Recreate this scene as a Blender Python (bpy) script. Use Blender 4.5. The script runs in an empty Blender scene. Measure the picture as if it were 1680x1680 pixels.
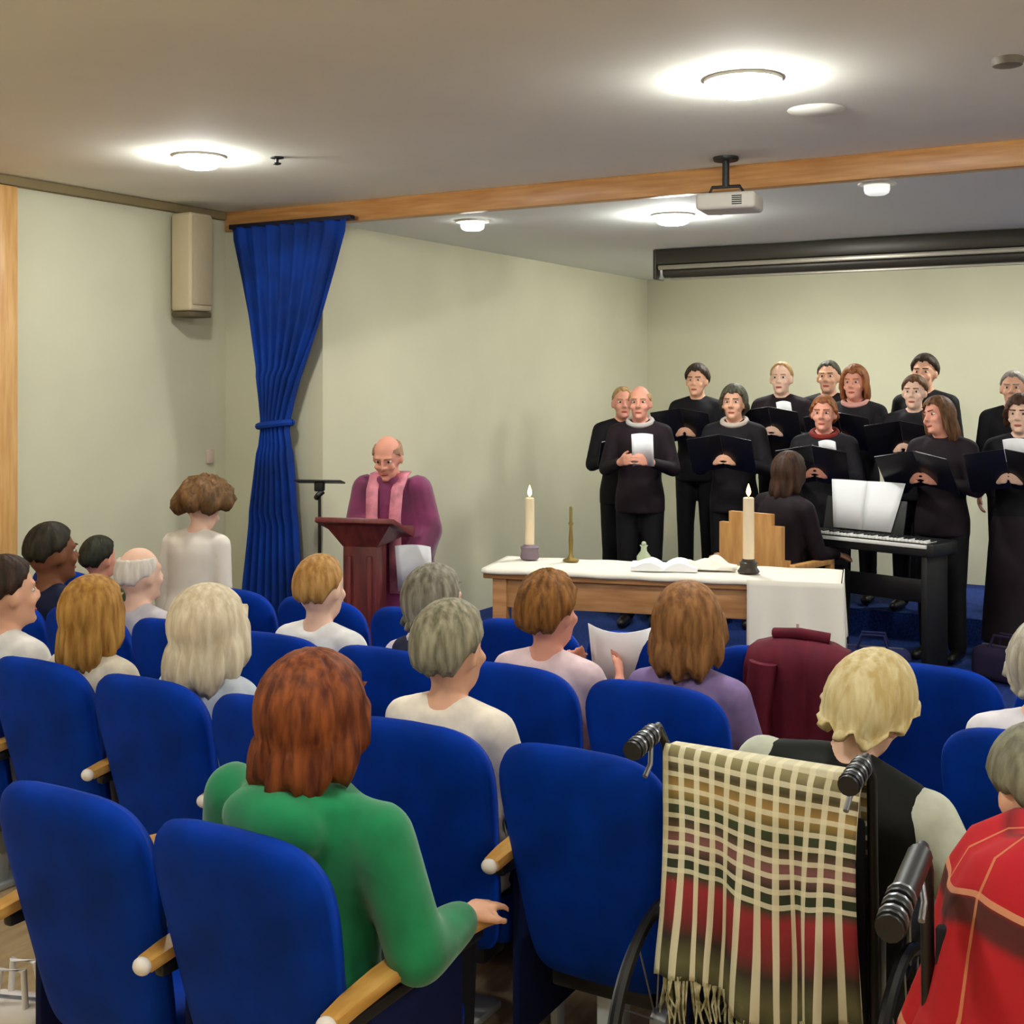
import bpy, bmesh, math, random
from mathutils import Vector, Matrix
random.seed(7)
R = math.radians
SC = bpy.context.scene
COL = SC.collection

# ------------------------------------------------------------------ camera
cam_d = bpy.data.cameras.new('camera')
cam_d.sensor_width = 36.0
cam_d.lens = 36.0 * 2031 / 1680
cam_d.shift_y = -0.125
cam_d.clip_start = 0.05
cam = bpy.data.objects.new('camera', cam_d)
COL.objects.link(cam)
cam.location = (0, 0, 1.9)
cam.rotation_euler = (R(90), 0, R(30))
SC.camera = cam

# ------------------------------------------------------------------ world, exposure, lamp power
world = bpy.data.worlds.new('world'); SC.world = world
world.use_nodes = True
world.node_tree.nodes['Background'].inputs[0].default_value = (1.0, 0.93, 0.82, 1)
world.node_tree.nodes['Background'].inputs[1].default_value = 0.25
SC.view_settings.view_transform = 'Standard'
SC.view_settings.look = 'None'
SC.view_settings.gamma = 1.0
SC.view_settings.use_curve_mapping = False
SC.view_settings.exposure = 0.78
SC.cycles.diffuse_bounces = 4
SC.cycles.glossy_bounces = 2
SC.cycles.max_bounces = 5
SC.cycles.adaptive_threshold = 0.04
HALL_LAMP = 130.0       # emission strength of a lit lens over the seats
STAGE_LAMP = 185.0

# ------------------------------------------------------------------ materials
def lin(c):
    return tuple(((x / 255) / 12.92 if x / 255 <= 0.04045 else ((x / 255 + 0.055) / 1.055) ** 2.4) for x in c) + (1.0,)

MATS = {}
def mat(name, rgb, rough=0.6, metal=0.0, var=0.0, scale=20.0, bump=0.0, sheen=0.0, stretch=None, rgb2=None, sss=0.0, coat=0.0):
    if name in MATS: return MATS[name]
    m = bpy.data.materials.new(name); m.use_nodes = True
    nt = m.node_tree; b = nt.nodes['Principled BSDF']
    b.inputs['Base Color'].default_value = lin(rgb)
    b.inputs['Roughness'].default_value = rough
    b.inputs['Metallic'].default_value = metal
    if metal == 0 and rough >= 0.5: b.inputs['Specular IOR Level'].default_value = 0.22
    if sheen: b.inputs['Sheen Weight'].default_value = sheen
    if coat: b.inputs['Coat Weight'].default_value = coat
    if sss:
        b.inputs['Subsurface Weight'].default_value = sss
        b.inputs['Subsurface Scale'].default_value = 0.01
    if var or bump or rgb2:
        tc = nt.nodes.new('ShaderNodeTexCoord'); mp = nt.nodes.new('ShaderNodeMapping')
        nz = nt.nodes.new('ShaderNodeTexNoise')
        nt.links.new(tc.outputs['Object'], mp.inputs['Vector'])
        if stretch: mp.inputs['Scale'].default_value = stretch
        nt.links.new(mp.outputs['Vector'], nz.inputs['Vector'])
        nz.inputs['Scale'].default_value = scale; nz.inputs['Detail'].default_value = 4
        if var or rgb2:
            rp = nt.nodes.new('ShaderNodeValToRGB')
            rp.color_ramp.elements[0].position = 0.35; rp.color_ramp.elements[1].position = 0.68
            if rgb2:
                rp.color_ramp.elements[0].color = lin(rgb); rp.color_ramp.elements[1].color = lin(rgb2)
            else:
                rp.color_ramp.elements[0].color = lin([max(0, x * (1 - var)) for x in rgb])
                rp.color_ramp.elements[1].color = lin([min(255, x * (1 + var)) for x in rgb])
            nt.links.new(nz.outputs['Fac'], rp.inputs['Fac'])
            nt.links.new(rp.outputs['Color'], b.inputs['Base Color'])
        if bump:
            bp = nt.nodes.new('ShaderNodeBump'); bp.inputs['Strength'].default_value = bump
            bp.inputs['Distance'].default_value = 0.01
            nt.links.new(nz.outputs['Fac'], bp.inputs['Height'])
            nt.links.new(bp.outputs['Normal'], b.inputs['Normal'])
    MATS[name] = m
    return m

def emit(name, rgb, strength):
    if name in MATS: return MATS[name]
    m = bpy.data.materials.new(name); m.use_nodes = True
    b = m.node_tree.nodes['Principled BSDF']
    b.inputs['Base Color'].default_value = lin(rgb)
    b.inputs['Emission Color'].default_value = lin(rgb)
    b.inputs['Emission Strength'].default_value = strength
    MATS[name] = m
    return m

def wood(name, c1, c2, scale=(1, 14, 14), rough=0.4):
    return mat(name, c1, rough, rgb2=c2, scale=3.0, stretch=scale)

def plaid(name, bands, line_u, line_v, nu, nv, wu, wv, v_from, rough=0.9):
    """woven check: colour bands across the cloth, pale threads both ways, read from the cloth's own UV"""
    m = bpy.data.materials.new(name); m.use_nodes = True
    nt = m.node_tree; b = nt.nodes['Principled BSDF']; b.inputs['Roughness'].default_value = rough
    uv = nt.nodes.new('ShaderNodeUVMap'); uv.uv_map = 'weave'
    sp = nt.nodes.new('ShaderNodeSeparateXYZ'); nt.links.new(uv.outputs[0], sp.inputs[0])
    def math_(op, a, bb):
        n = nt.nodes.new('ShaderNodeMath'); n.operation = op
        for i, x in enumerate((a, bb)):
            if x is None: continue
            if isinstance(x, (int, float)): n.inputs[i].default_value = x
            else: nt.links.new(x, n.inputs[i])
        return n.outputs[0]
    U, V = sp.outputs[0], sp.outputs[1]
    mu = math_('LESS_THAN', math_('FRACT', math_('MULTIPLY', U, nu), None), wu)
    mv = math_('LESS_THAN', math_('FRACT', math_('MULTIPLY', V, nv), None), wv)
    mv = math_('MULTIPLY', mv, math_('GREATER_THAN', V, v_from))
    rp = nt.nodes.new('ShaderNodeValToRGB'); rp.color_ramp.interpolation = 'LINEAR'
    el = rp.color_ramp.elements
    while len(el) < len(bands): el.new(0.5)
    for e, (p, c) in zip(el, bands): e.position = p; e.color = lin(c)
    nt.links.new(V, rp.inputs['Fac'])
    m1 = nt.nodes.new('ShaderNodeMix'); m1.data_type = 'RGBA'
    nt.links.new(math_('MULTIPLY', mu, 0.8), m1.inputs[0]); nt.links.new(rp.outputs[0], m1.inputs[6]); m1.inputs[7].default_value = lin(line_u)
    m2 = nt.nodes.new('ShaderNodeMix'); m2.data_type = 'RGBA'
    nt.links.new(math_('MULTIPLY', mv, 0.75), m2.inputs[0]); nt.links.new(m1.outputs[2], m2.inputs[6]); m2.inputs[7].default_value = lin(line_v)
    nt.links.new(m2.outputs[2], b.inputs['Base Color'])
    MATS[name] = m
    return m

M_WALL = mat('cream_paint', (200, 198, 172), 0.75, var=0.02, scale=1.5)
M_CEIL = mat('ceiling_paint', (244, 242, 230), 0.85, var=0.015, scale=1.2)
M_CEIL2 = mat('stage_ceiling_paint', (242, 243, 236), 0.85)
M_STAGEWALL = mat('stage_wall_paint', (206, 202, 174), 0.75, var=0.02, scale=1.2)
M_FASCIA = wood('fascia_wood', (178, 122, 66), (204, 152, 94), (1, 12, 12))
M_DOORWOOD = wood('door_wood', (190, 140, 80), (214, 170, 108), (10, 10, 1))
M_FLOOR = wood('floor_wood', (180, 152, 112), (204, 178, 138), (10, 1, 1), 0.35)
M_CARPET = mat('blue_carpet', (22, 46, 104), 0.95, var=0.25, scale=60, bump=0.3)
M_BLUE = mat('blue_upholstery', (0, 48, 146), 0.65, var=0.12, scale=6, bump=0.04)
M_BLUE.node_tree.nodes['Principled BSDF'].inputs['Specular IOR Level'].default_value = 0.08
M_BLUE_D = mat('navy_side_cloth', (6, 18, 62), 0.8)
M_ARM = wood('armrest_beech', (190, 138, 62), (216, 168, 92), (10, 1.5, 10), 0.35)
M_ARMCAP = mat('pale_cap', (232, 222, 212), 0.4)
M_BLACK = mat('black_plastic', (20, 20, 22), 0.45)
M_STEEL = mat('grey_steel', (150, 152, 158), 0.35, metal=0.8)
M_GREYPLAST = mat('pale_grey_plastic', (186, 190, 196), 0.45)
M_CURTAIN = mat('curtain_blue', (8, 50, 132), 0.8, var=0.15, scale=4)
M_WHITE = mat('white_paper', (244, 244, 246), 0.7)
M_CLOTH = mat('altar_linen', (240, 234, 220), 0.8, bump=0.05, scale=30)
M_ALTAR = wood('altar_wood', (176, 122, 74), (204, 152, 100), (1.5, 10, 10))
M_LECT = wood('lectern_wood', (92, 34, 34), (120, 50, 46), (10, 10, 1.5))
M_CHAIRWOOD = wood('chair_wood', (196, 140, 78), (218, 166, 102), (10, 10, 1.5))
M_WAX = mat('candle_wax', (244, 222, 186), 0.5)
M_SPEAKER = mat('speaker_beige', (190, 176, 146), 0.6)
M_TRIM = mat('cornice_taupe', (136, 120, 88), 0.7)
M_SCREENCASE = mat('screen_case_dark', (66, 62, 54), 0.4, metal=0.3)
M_SCREENSILVER = mat('screen_case_silver', (172, 166, 152), 0.35, metal=0.6)

# ------------------------------------------------------------------ object helpers
def tag(o, label=None, cat=None, group=None, kind=None):
    if label: o['label'] = label
    if cat: o['category'] = cat
    if group: o['group'] = group
    if kind: o['kind'] = kind
    return o

def empty(name, loc=(0, 0, 0), rz=0.0, label=None, cat=None, group=None):
    o = bpy.data.objects.new(name, None); COL.objects.link(o)
    o.empty_display_size = 0.1
    o.location = loc; o.rotation_euler = (0, 0, rz)
    return tag(o, label, cat, group)

class MB:
    def __init__(s): s.v = []; s.f = []; s.uv = None
    def add(s, vs, fs):
        n = len(s.v); s.v += [tuple(v) for v in vs]; s.f += [tuple(i + n for i in f) for f in fs]; return s
    def box(s, size, loc=(0, 0, 0), rot=None, bev=0.0, seg=2):
        bm = bmesh.new(); bmesh.ops.create_cube(bm, size=1.0)
        bmesh.ops.scale(bm, vec=size, verts=bm.verts)
        if bev: bmesh.ops.bevel(bm, geom=list(bm.edges), offset=bev, segments=seg, affect='EDGES', profile=0.5)
        M = Matrix.Translation(loc) @ (rot.to_4x4() if rot is not None else Matrix())
        bmesh.ops.transform(bm, matrix=M, verts=bm.verts)
        bm.verts.index_update()
        s.add([v.co[:] for v in bm.verts], [[v.index for v in f.verts] for f in bm.faces]); bm.free(); return s
    def tube(s, pts, r, n=10, caps=True):
        """round bar along a polyline; r is a number or one per point"""
        pts = [Vector(p) for p in pts]
        rr = r if isinstance(r, (list, tuple)) else [r] * len(pts)
        vs = []; fs = []; up = None
        for i, p in enumerate(pts):
            t = (pts[min(i + 1, len(pts) - 1)] - pts[max(i - 1, 0)]).normalized()
            if up is None:
                up = Vector((0, 0, 1)) if abs(t.z) < 0.9 else Vector((1, 0, 0))
            a = t.cross(up)
            if a.length < 1e-5: a = t.cross(Vector((1, 0.3, 0)))
            a.normalize(); b = a.cross(t).normalized(); up = b
            for k in range(n):
                w = 2 * math.pi * k / n
                vs.append(p + (a * math.cos(w) + b * math.sin(w)) * rr[i])
        for i in range(len(pts) - 1):
            for k in range(n):
                k2 = (k + 1) % n
                fs.append((i * n + k, i * n + k2, (i + 1) * n + k2, (i + 1) * n + k))
        if caps:
            fs.append(tuple(reversed(range(n)))); m = (len(pts) - 1) * n; fs.append(tuple(range(m, m + n)))
        return s.add(vs, fs)
    def loft(s, rings, n=24, M=None):
        """rings: (cx, cy, cz, rx, ry) closed top and bottom"""
        vs = []; fs = []
        for (cx, cy, cz, rx, ry) in rings:
            for k in range(n):
                w = 2 * math.pi * k / n
                vs.append(Vector((cx + rx * math.cos(w), cy + ry * math.sin(w), cz)))
        for i in range(len(rings) - 1):
            for k in range(n):
                k2 = (k + 1) % n
                fs.append((i * n + k, i * n + k2, (i + 1) * n + k2, (i + 1) * n + k))
        fs.append(tuple(reversed(range(n)))); m = (len(rings) - 1) * n; fs.append(tuple(range(m, m + n)))
        if M: vs = [M @ v for v in vs]
        return s.add(vs, fs)
    def capsule(s, p0, p1, r0, r1, n=10, M=None):
        p0 = Vector(p0); p1 = Vector(p1)
        if M: p0 = M @ p0; p1 = M @ p1
        d = p1 - p0; L = d.length
        t = d / L if L > 1e-6 else Vector((0, 0, 1))
        pts = []; rr = []
        for w in (80, 50, 20): pts.append(p0 - t * r0 * math.sin(R(w))); rr.append(r0 * math.cos(R(w)))
        for w in (-5, ): pts.append(p0); rr.append(r0)
        pts.append(p1); rr.append(r1)
        for w in (20, 50, 80): pts.append(p1 + t * r1 * math.sin(R(w))); rr.append(r1 * math.cos(R(w)))
        return s.tube(pts, rr, n)
    def ell(s, c, rad, M=None, n=16, m=10):
        vs = []; fs = []
        for i in range(1, m):
            ph = math.pi * i / m
            for k in range(n):
                w = 2 * math.pi * k / n
                vs.append(Vector((c[0] + rad[0] * math.sin(ph) * math.cos(w), c[1] + rad[1] * math.sin(ph) * math.sin(w), c[2] - rad[2] * math.cos(ph))))
        vs.append(Vector((c[0], c[1], c[2] - rad[2]))); vs.append(Vector((c[0], c[1], c[2] + rad[2])))
        b, t = len(vs) - 2, len(vs) - 1
        for i in range(m - 2):
            for k in range(n):
                k2 = (k + 1) % n
                fs.append((i * n + k, i * n + k2, (i + 1) * n + k2, (i + 1) * n + k))
        for k in range(n):
            k2 = (k + 1) % n
            fs.append((b, k2, k)); fs.append((t, (m - 2) * n + k, (m - 2) * n + k2))
        if M: vs = [M @ v for v in vs]
        return s.add(vs, fs)
    def lathe(s, prof, n=24, c=(0, 0, 0), M=None):
        """prof: (radius, z) from bottom to top, closed at both ends"""
        return s.loft([(c[0], c[1], c[2] + z, max(r, 1e-4), max(r, 1e-4)) for r, z in prof], n, M)
    def build(s, name, material, parent=None, smooth=True, angle=40, voxel=None, sm=4, dec=None):
        me = bpy.data.meshes.new(name); me.from_pydata(s.v, [], s.f); me.update()
        if s.uv:
            l = me.uv_layers.new(name='weave')
            for p in me.polygons:
                for li in p.loop_indices: l.data[li].uv = s.uv[me.loops[li].vertex_index]
        o = bpy.data.objects.new(name, me); COL.objects.link(o)
        if material: me.materials.append(material)
        if parent: o.parent = parent
        if smooth: me.shade_smooth()
        if voxel:
            r = o.modifiers.new('r', 'REMESH'); r.mode = 'VOXEL'; r.voxel_size = voxel; r.use_smooth_shade = True
            k = o.modifiers.new('s', 'SMOOTH'); k.factor = 0.5; k.iterations = sm
            if dec: d = o.modifiers.new('d', 'DECIMATE'); d.ratio = dec
            PENDING.append(o)
        elif smooth and angle < 180:
            me.set_sharp_from_angle(angle=R(angle))
        return o
PENDING = []

def bake_pending():
    dg = bpy.context.evaluated_depsgraph_get()
    for o in PENDING:
        me = bpy.data.meshes.new_from_object(o.evaluated_get(dg))
        me.name = o.name
        m = o.data.materials[0] if o.data.materials else None
        o.modifiers.clear(); o.data = me
        if m and not me.materials: me.materials.append(m)
        me.shade_smooth()
    PENDING.clear()

def copy_tree(o, parent=None):
    c = o.copy(); COL.objects.link(c); c.parent = parent
    for ch in o.children: copy_tree(ch, c)
    return c

def struct(o): o['kind'] = 'structure'; return o
def slab(name, x0, x1, y0, y1, z0, z1, m, parent=None, bev=0.0):
    return MB().box((x1 - x0, y1 - y0, z1 - z0), ((x0 + x1) / 2, (y0 + y1) / 2, (z0 + z1) / 2), bev=bev).build(name, m, parent, smooth=bool(bev))

# ------------------------------------------------------------------ the room
UL, US, UR = -5.84, -5.01, 6.0          # hall side wall, stage side wall, far side wall
VB, VF, VE = -3.0, 6.256, 11.38         # wall behind the photographer, fascia, end wall
ZC, ZS, ZP = 3.05, 2.935, 0.15          # hall ceiling, stage ceiling, stage floor
struct(slab('floor', UL - .2, UR + .2, VB - .2, VE + .2, -.2, 0, M_FLOOR))
struct(slab('floor_carpet', US + .02, UR - .02, 4.95, 6.93, .001, .012, M_CARPET))
st = struct(slab('floor_stage', US + .01, UR - .01, 6.95, VE - .01, .002, ZP, M_CARPET))
struct(slab('floor_riser', -3.85, UR - .3, 8.70, 10.0, ZP + .001, .33, M_CARPET))
struct(slab('wall_left', UL - .2, UL, VB, VF + .2, 0, ZC + .3, M_WALL))
struct(slab('wall_proscenium', UL, US - .2, VF, VF + .2, 0, ZC + .3, M_WALL))
struct(slab('wall_stage_side', US - .2, US, VF, VE + .2, 0, ZC + .3, M_STAGEWALL))
struct(slab('wall_back', US, UR + .2, VE, VE + .2, 0, ZC + .3, M_STAGEWALL))
struct(slab('wall_right', UR, UR + .2, VB, VE, 0, ZC + .3, M_WALL))
struct(slab('wall_rear', UL, UR, VB - .2, VB, 0, ZC + .3, M_WALL))
struct(slab('ceiling', UL, UR, VB, VF + .05, ZC, ZC + .2, M_CEIL))
struct(slab('ceiling_stage', US, UR, VF + .05, VE, ZS, ZS + .2, M_CEIL2))
tr = struct(slab('trim_1', UL + .02, UR, VF - .03, VF + .05, ZS - .012, ZC, M_FASCIA, bev=.004))
struct(slab('trim_2', UL, UL + .05, VB, VF - .04, ZC - .055, ZC - .001, M_TRIM, bev=.008))
struct(slab('baseboard_left', UL, UL + .018, VB, VF, 0, .1, M_DOORWOOD))
# wooden double door with its frame in the side wall, mostly beyond the picture's edge
dr = struct(slab('door_1', UL - .03, UL + .03, 3.0, 4.44, 0.005, 2.9, M_DOORWOOD))
slab('door_frame', UL - .03, UL + .055, 4.44, 4.56, 0, 2.99, M_DOORWOOD, dr, .006)
slab('door_frame', UL - .03, UL + .055, 2.88, 3.0, 0, 2.99, M_DOORWOOD, dr, .006)
for k in range(2):
    slab('door_panel', UL + .03, UL + .045, 3.06 + .7 * k, 3.68 + .7 * k, .2, 1.2, M_DOORWOOD, dr, .006)
    slab('door_panel', UL + .03, UL + .045, 3.06 + .7 * k, 3.68 + .7 * k, 1.35, 2.75, M_DOORWOOD, dr, .006)
MB().tube([(UL + .03, 3.66, 1.05), (UL + .08, 3.66, 1.05), (UL + .08, 3.56, 1.05)], .01).build('door_handle', M_STEEL, dr)

# ------------------------------------------------------------------ lamps and ceiling fittings
M_RING = mat('lamp_ring', (226, 222, 212), 0.5)
def downlight(u, v, z, strength, label, r=.1):
    o = empty('ceiling_downlight', (u, v, z), 0, label, 'ceiling light', 'recessed ceiling downlights')
    MB().lathe([(r + .03, -.012), (r + .032, -.004), (r + .03, 0.0)], 32).build('trim_ring', M_RING, o)
    m = emit('lens_%d' % int(strength * 100), (250, 252, 247), strength)
    MB().lathe([(r * .3, -.064), (r * .7, -.061), (r * .92, -.052), (r, -.036), (r, -.0125)], 20).build('lens', m, o)
    return o
downlight(-4.49, 4.62, ZC, HALL_LAMP, 'lit downlight in hall ceiling near the cream side wall')
downlight(-1.58, 4.48, ZC, HALL_LAMP, 'large bright downlight in hall ceiling above the seats', .115)
downlight(1.4, 4.5, ZC, HALL_LAMP, 'lit downlight in hall ceiling beyond the red tartan wrap')
for k, (u, v) in enumerate([(-4.4, 1.4), (-1.5, 1.4), (1.4, 1.4), (-3.0, -1.5), (2.0, -1.5), (4.3, 4.5), (4.3, 1.4), (4.6, -1.5)]):  # last three are added, unseen, so the floor bounces more light to the ceiling
    downlight(u, v, ZC, HALL_LAMP, 'lit downlight in hall ceiling out of the picture, %s' % ('near the door', 'over the last row', 'over the aisle', 'by the rear wall', 'behind the aisle', 'added for floor bounce near the far side wall', 'added for floor bounce beside the far side wall', 'added for floor bounce in the rear corner')[k])
downlight(-2.93, 7.04, ZS, STAGE_LAMP, 'bright downlight in stage ceiling just behind the projector', .1)
downlight(-4.14, 6.67, ZS, 6.0, 'dim downlight in stage ceiling above the lectern', .075)
downlight(-1.56, 6.46, ZS, .35, 'switched-off pale downlight given a faint glow in stage ceiling right of the projector', .065)  # lamp is off; its lens gets a weak emission to look pale
downlight(1.2, 7.04, ZS, STAGE_LAMP, 'lit downlight in stage ceiling far along the stage')
for k, u in enumerate((-3.1, -.9, 1.6)):  # added row of lamps, kept out of sight, to light the stage
    downlight(u, 9.75, ZS, STAGE_LAMP, 'added unseen stage downlight above the choir, hidden behind the screen case, %s' % ('first', 'second', 'third')[k])

def fitting(name, u, v, z, prof, m, label, cat):
    tag(MB().lathe(prof, 20, (u, v, z)).build(name, m), label, cat)
fitting('sprinkler_head', -4.17, 4.84, ZC, [(.008, -.04), (.02, -.036), (.022, -.03), (.008, -.026), (.01, -.01), (.034, -.006), (.034, -.0005)], M_BLACK, 'small dark sprinkler head beside the downlight by the side wall', 'sprinkler')
fitting('smoke_detector', -.67, 4.66, ZC, [(.03, -.03), (.05, -.026), (.055, -.012), (.055, -.0005)], mat('grey_det', (120, 112, 100), .5), 'small grey smoke detector on hall ceiling in the upper corner', 'detector')
fitting('ceiling_vent', -1.49, 5.13, ZC, [(.05, -.02), (.06, -.018), (.11, -.008), (.12, -.0005)], M_CEIL, 'flat round ceiling vent behind the large bright downlight', 'vent')

# ceiling projector
p = empty('projector', (-2.2, 5.98, ZC), R(8), 'white projector on a dark bracket hanging from the ceiling', 'projector')
MB().lathe([(.06, -.02), (.065, -.012), (.065, -.001)], 20).build('ceiling_plate', M_BLACK, p)
MB().tube([(0, 0, -.01), (0, 0, -.15)], .018).build('pole', M_BLACK, p)
MB().tube([(-.09, -.0, -.2), (-.07, 0, -.15), (.07, 0, -.15), (.1, 0, -.2)], .009).build('bracket', M_BLACK, p)
pb = MB().box((.3, .24, .085), (.02, .0, -.235), bev=.02, seg=3).build('body', mat('proj_white', (206, 200, 190), .5), p)
MB().lathe([(.03, 0), (.034, .01), (.034, .03), (.02, .032)], 18, M=Matrix.Translation((-.06, .115, -.24)) @ Matrix.Rotation(R(-90), 4, 'X')).build('lens', M_BLACK, pb)
for k in range(5): MB().box((.05, .004, .006), (.08, -.12, -.215 - .01 * k)).build('vent_slot', M_BLACK, pb)

# projection screen case hung below the stage ceiling
p = empty('projection_screen_case', (0, 8.85, ZS), 0, 'long dark roll-up projection screen case below the stage ceiling', 'screen case')
x0, x1 = -3.80, 2.3
MB().box((x1 - x0, .16, .12), ((x0 + x1) / 2, 0, -.065), bev=.02).build('housing', M_SCREENCASE, p)
MB().box((x1 - x0 - .06, .03, .035), ((x0 + x1) / 2, -.075, -.145), bev=.006).build('trim_strip', M_SCREENSILVER, p)
MB().tube([(x0 + .05, 0, -.175), (x1 - .05, 0, -.175)], .045, 14).build('roller', M_SCREENCASE, p)
MB().box((x1 - x0 - .2, .02, .02), ((x0 + x1) / 2, .0, -.23), bev=.004).build('bottom_bar', M_SCREENSILVER, p)
for x in (x0, x1): MB().box((.03, .17, .23), (x, 0, -.118), bev=.01).build('end_cap', M_SCREENCASE, p)

# column loudspeaker on the side wall
p = empty('wall_loudspeaker', (UL, 5.8, 2.34), 0, 'beige column loudspeaker mounted high on the side wall beside the curtain', 'loudspeaker')
MB().box((.17, .2, .62), (.14, 0, .33), bev=.02, seg=3).build('cabinet', M_SPEAKER, p)
MB().box((.012, .165, .56), (.23, 0, .34), bev=.004).build('grille', mat('speaker_grille', (176, 162, 134), .8, bump=.3, scale=300), p)
MB().box((.16, .19, .035), (.14, 0, .0), bev=.008).build('bottom_cap', mat('speaker_base', (92, 82, 62), .6), p)
for z in (.15, .5): MB().box((.07, .06, .05), (.03, 0, z), bev=.005).build('bracket', M_BLACK, p)

# thermostat / socket on the wall
tag(MB().box((.02, .06, .09), (UL + .011, 6.1, 1.42), bev=.004).build('wall_switch', mat('switch_pink', (200, 180, 165), .5)), 'small pale switch on the side wall beside the tied curtain', 'switch')

# ------------------------------------------------------------------ curtain
def curtain():
    root = empty('curtain', (0, 6.14, 0), 0, 'blue curtain tied in at the middle beside the stage opening', 'curtain')
    prof = [(2.925, -5.20, .48), (2.85, -5.20, .475), (2.6, -5.21, .40), (2.3, -5.23, .31), (2.0, -5.265, .20), (1.8, -5.285, .14), (1.68, -5.295, .11),
            (1.6, -5.30, .105), (1.5, -5.30, .125), (1.3, -5.305, .16), (1.0, -5.32, .205), (.6, -5.335, .25), (.3, -5.34, .27), (.01, -5.345, .28)]
    N = 96; mb = MB(); vs = []; uv = []
    rows = []
    for i in range(len(prof) - 1):
        for j in range(4):
            t = j / 4; a, b = prof[i], prof[i + 1]
            rows.append(tuple(a[k] * (1 - t) + b[k] * t for k in range(3)))
    rows.append(prof[-1])
    for z, cx, hw in rows:
        amp = .018 + .022 * (1 - min(1, hw / .48)) + .012 * (z < 1.5)
        for k in range(N):
            t = -1 + 2 * k / (N - 1)
            y = amp * math.sin(t * 24 + .6 * math.sin(3 * t)) + .008 * math.sin(t * 51 + z)
            vs.append((cx + hw * t, y - .03 * (1 - t * t) * (hw < .2), z))
    fs = [(i * N + k, i * N + k + 1, (i + 1) * N + k + 1, (i + 1) * N + k) for i in range(len(rows) - 1) for k in range(N - 1)]
    o = mb.add(vs, fs).build('drape', M_CURTAIN, root, angle=180)
    s = o.modifiers.new('thick', 'SOLIDIFY'); s.thickness = .006
    ring = []
    for k in range(33):
        w = 2 * math.pi * k / 32
        ring.append((-5.298 + .125 * math.cos(w), .075 * math.sin(w) - .01, 1.64 + .015 * math.cos(w)))
    MB().tube(ring, .022, 8, caps=False).build('tie_band', M_CURTAIN, root)
    MB().box((1.0, .05, .03), (-5.2, .02, 2.935), bev=.004).build('heading_rail', mat('rail_dark', (30, 30, 46), .6), root)
curtain()

# ------------------------------------------------------------------ seats
def seat_proto():
    root = empty('theatre_seat', (0, 0, 0))
    # padded backrest: pillow over a rounded outline that narrows downward, leaning back
    mb = MB(); A, K = 56, 9
    Z0, Z1 = .30, .97; H = (Z1 - Z0) / 2; zc = (Z0 + Z1) / 2
    def outline(w):
        c, s = math.cos(w), math.sin(w)
        ex = 2 / 5.0 if s > 0 else 2 / 8
        x = math.copysign(abs(c) ** ex, c); z = math.copysign(abs(s) ** ex, s)
        z = z - .06 * (x * x) * (s > 0)
        tt = (z + 1) / 2
        return x * (.198 + .058 * min(1, tt * 1.15)), zc + z * H
    vs = []; fs = []
    for side in (-1, 1):
        for k in range(1, K + 1):
            r = k / K; r = 1 - (1 - r) ** 1.8
            for a in range(A):
                x, z = outline(2 * math.pi * a / A)
                x *= r; z = zc + (z - zc) * r
                th = (.042 if side < 0 else .05) * math.sqrt(max(0, 1 - r ** 9))
                y = side * th - .03 * (1 - (x / .25) ** 2) * .6 + .16 * (Z1 - z) / (Z1 - Z0)
                vs.append((x, y + .02, z))
    C = len(vs)
    vs.append((0, -.042 - .018 + .08 + .02, zc)); vs.append((0, .05 - .018 + .08 + .02, zc))
    for si in (0, 1):
        o = si * K * A
        for k in range(K - 1):
            for a in range(A):
                a2 = (a + 1) % A
                q = (o + k * A + a, o + k * A + a2, o + (k + 1) * A + a2, o + (k + 1) * A + a)
                fs.append(q if si else tuple(reversed(q)))
        for a in range(A):
            a2 = (a + 1) % A
            q = (C + si, o + a2, o + a); fs.append(q if si else tuple(reversed(q)))
    for a in range(A):
        a2 = (a + 1) % A
        fs.append(((K - 1) * A + a, (K - 1) * A + a2, (2 * K - 1) * A + a2, (2 * K - 1) * A + a))
    mb.add(vs, fs).build('backrest', M_BLUE, root, angle=180)
    MB().box((.43, .44, .09), (0, .40, .36), bev=.03, seg=3).build('seat_cushion', M_BLUE, root)
    MB().box((.30, .12, .05), (0, .22, .285), bev=.01).build('seat_bracket', M_BLACK, root)
    MB().box((.06, .10, .28), (0, .24, .14), bev=.01).box((.10, .34, .025), (0, .26, .013), bev=.006).build('leg', M_GREYPLAST, root)
    return root
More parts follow.
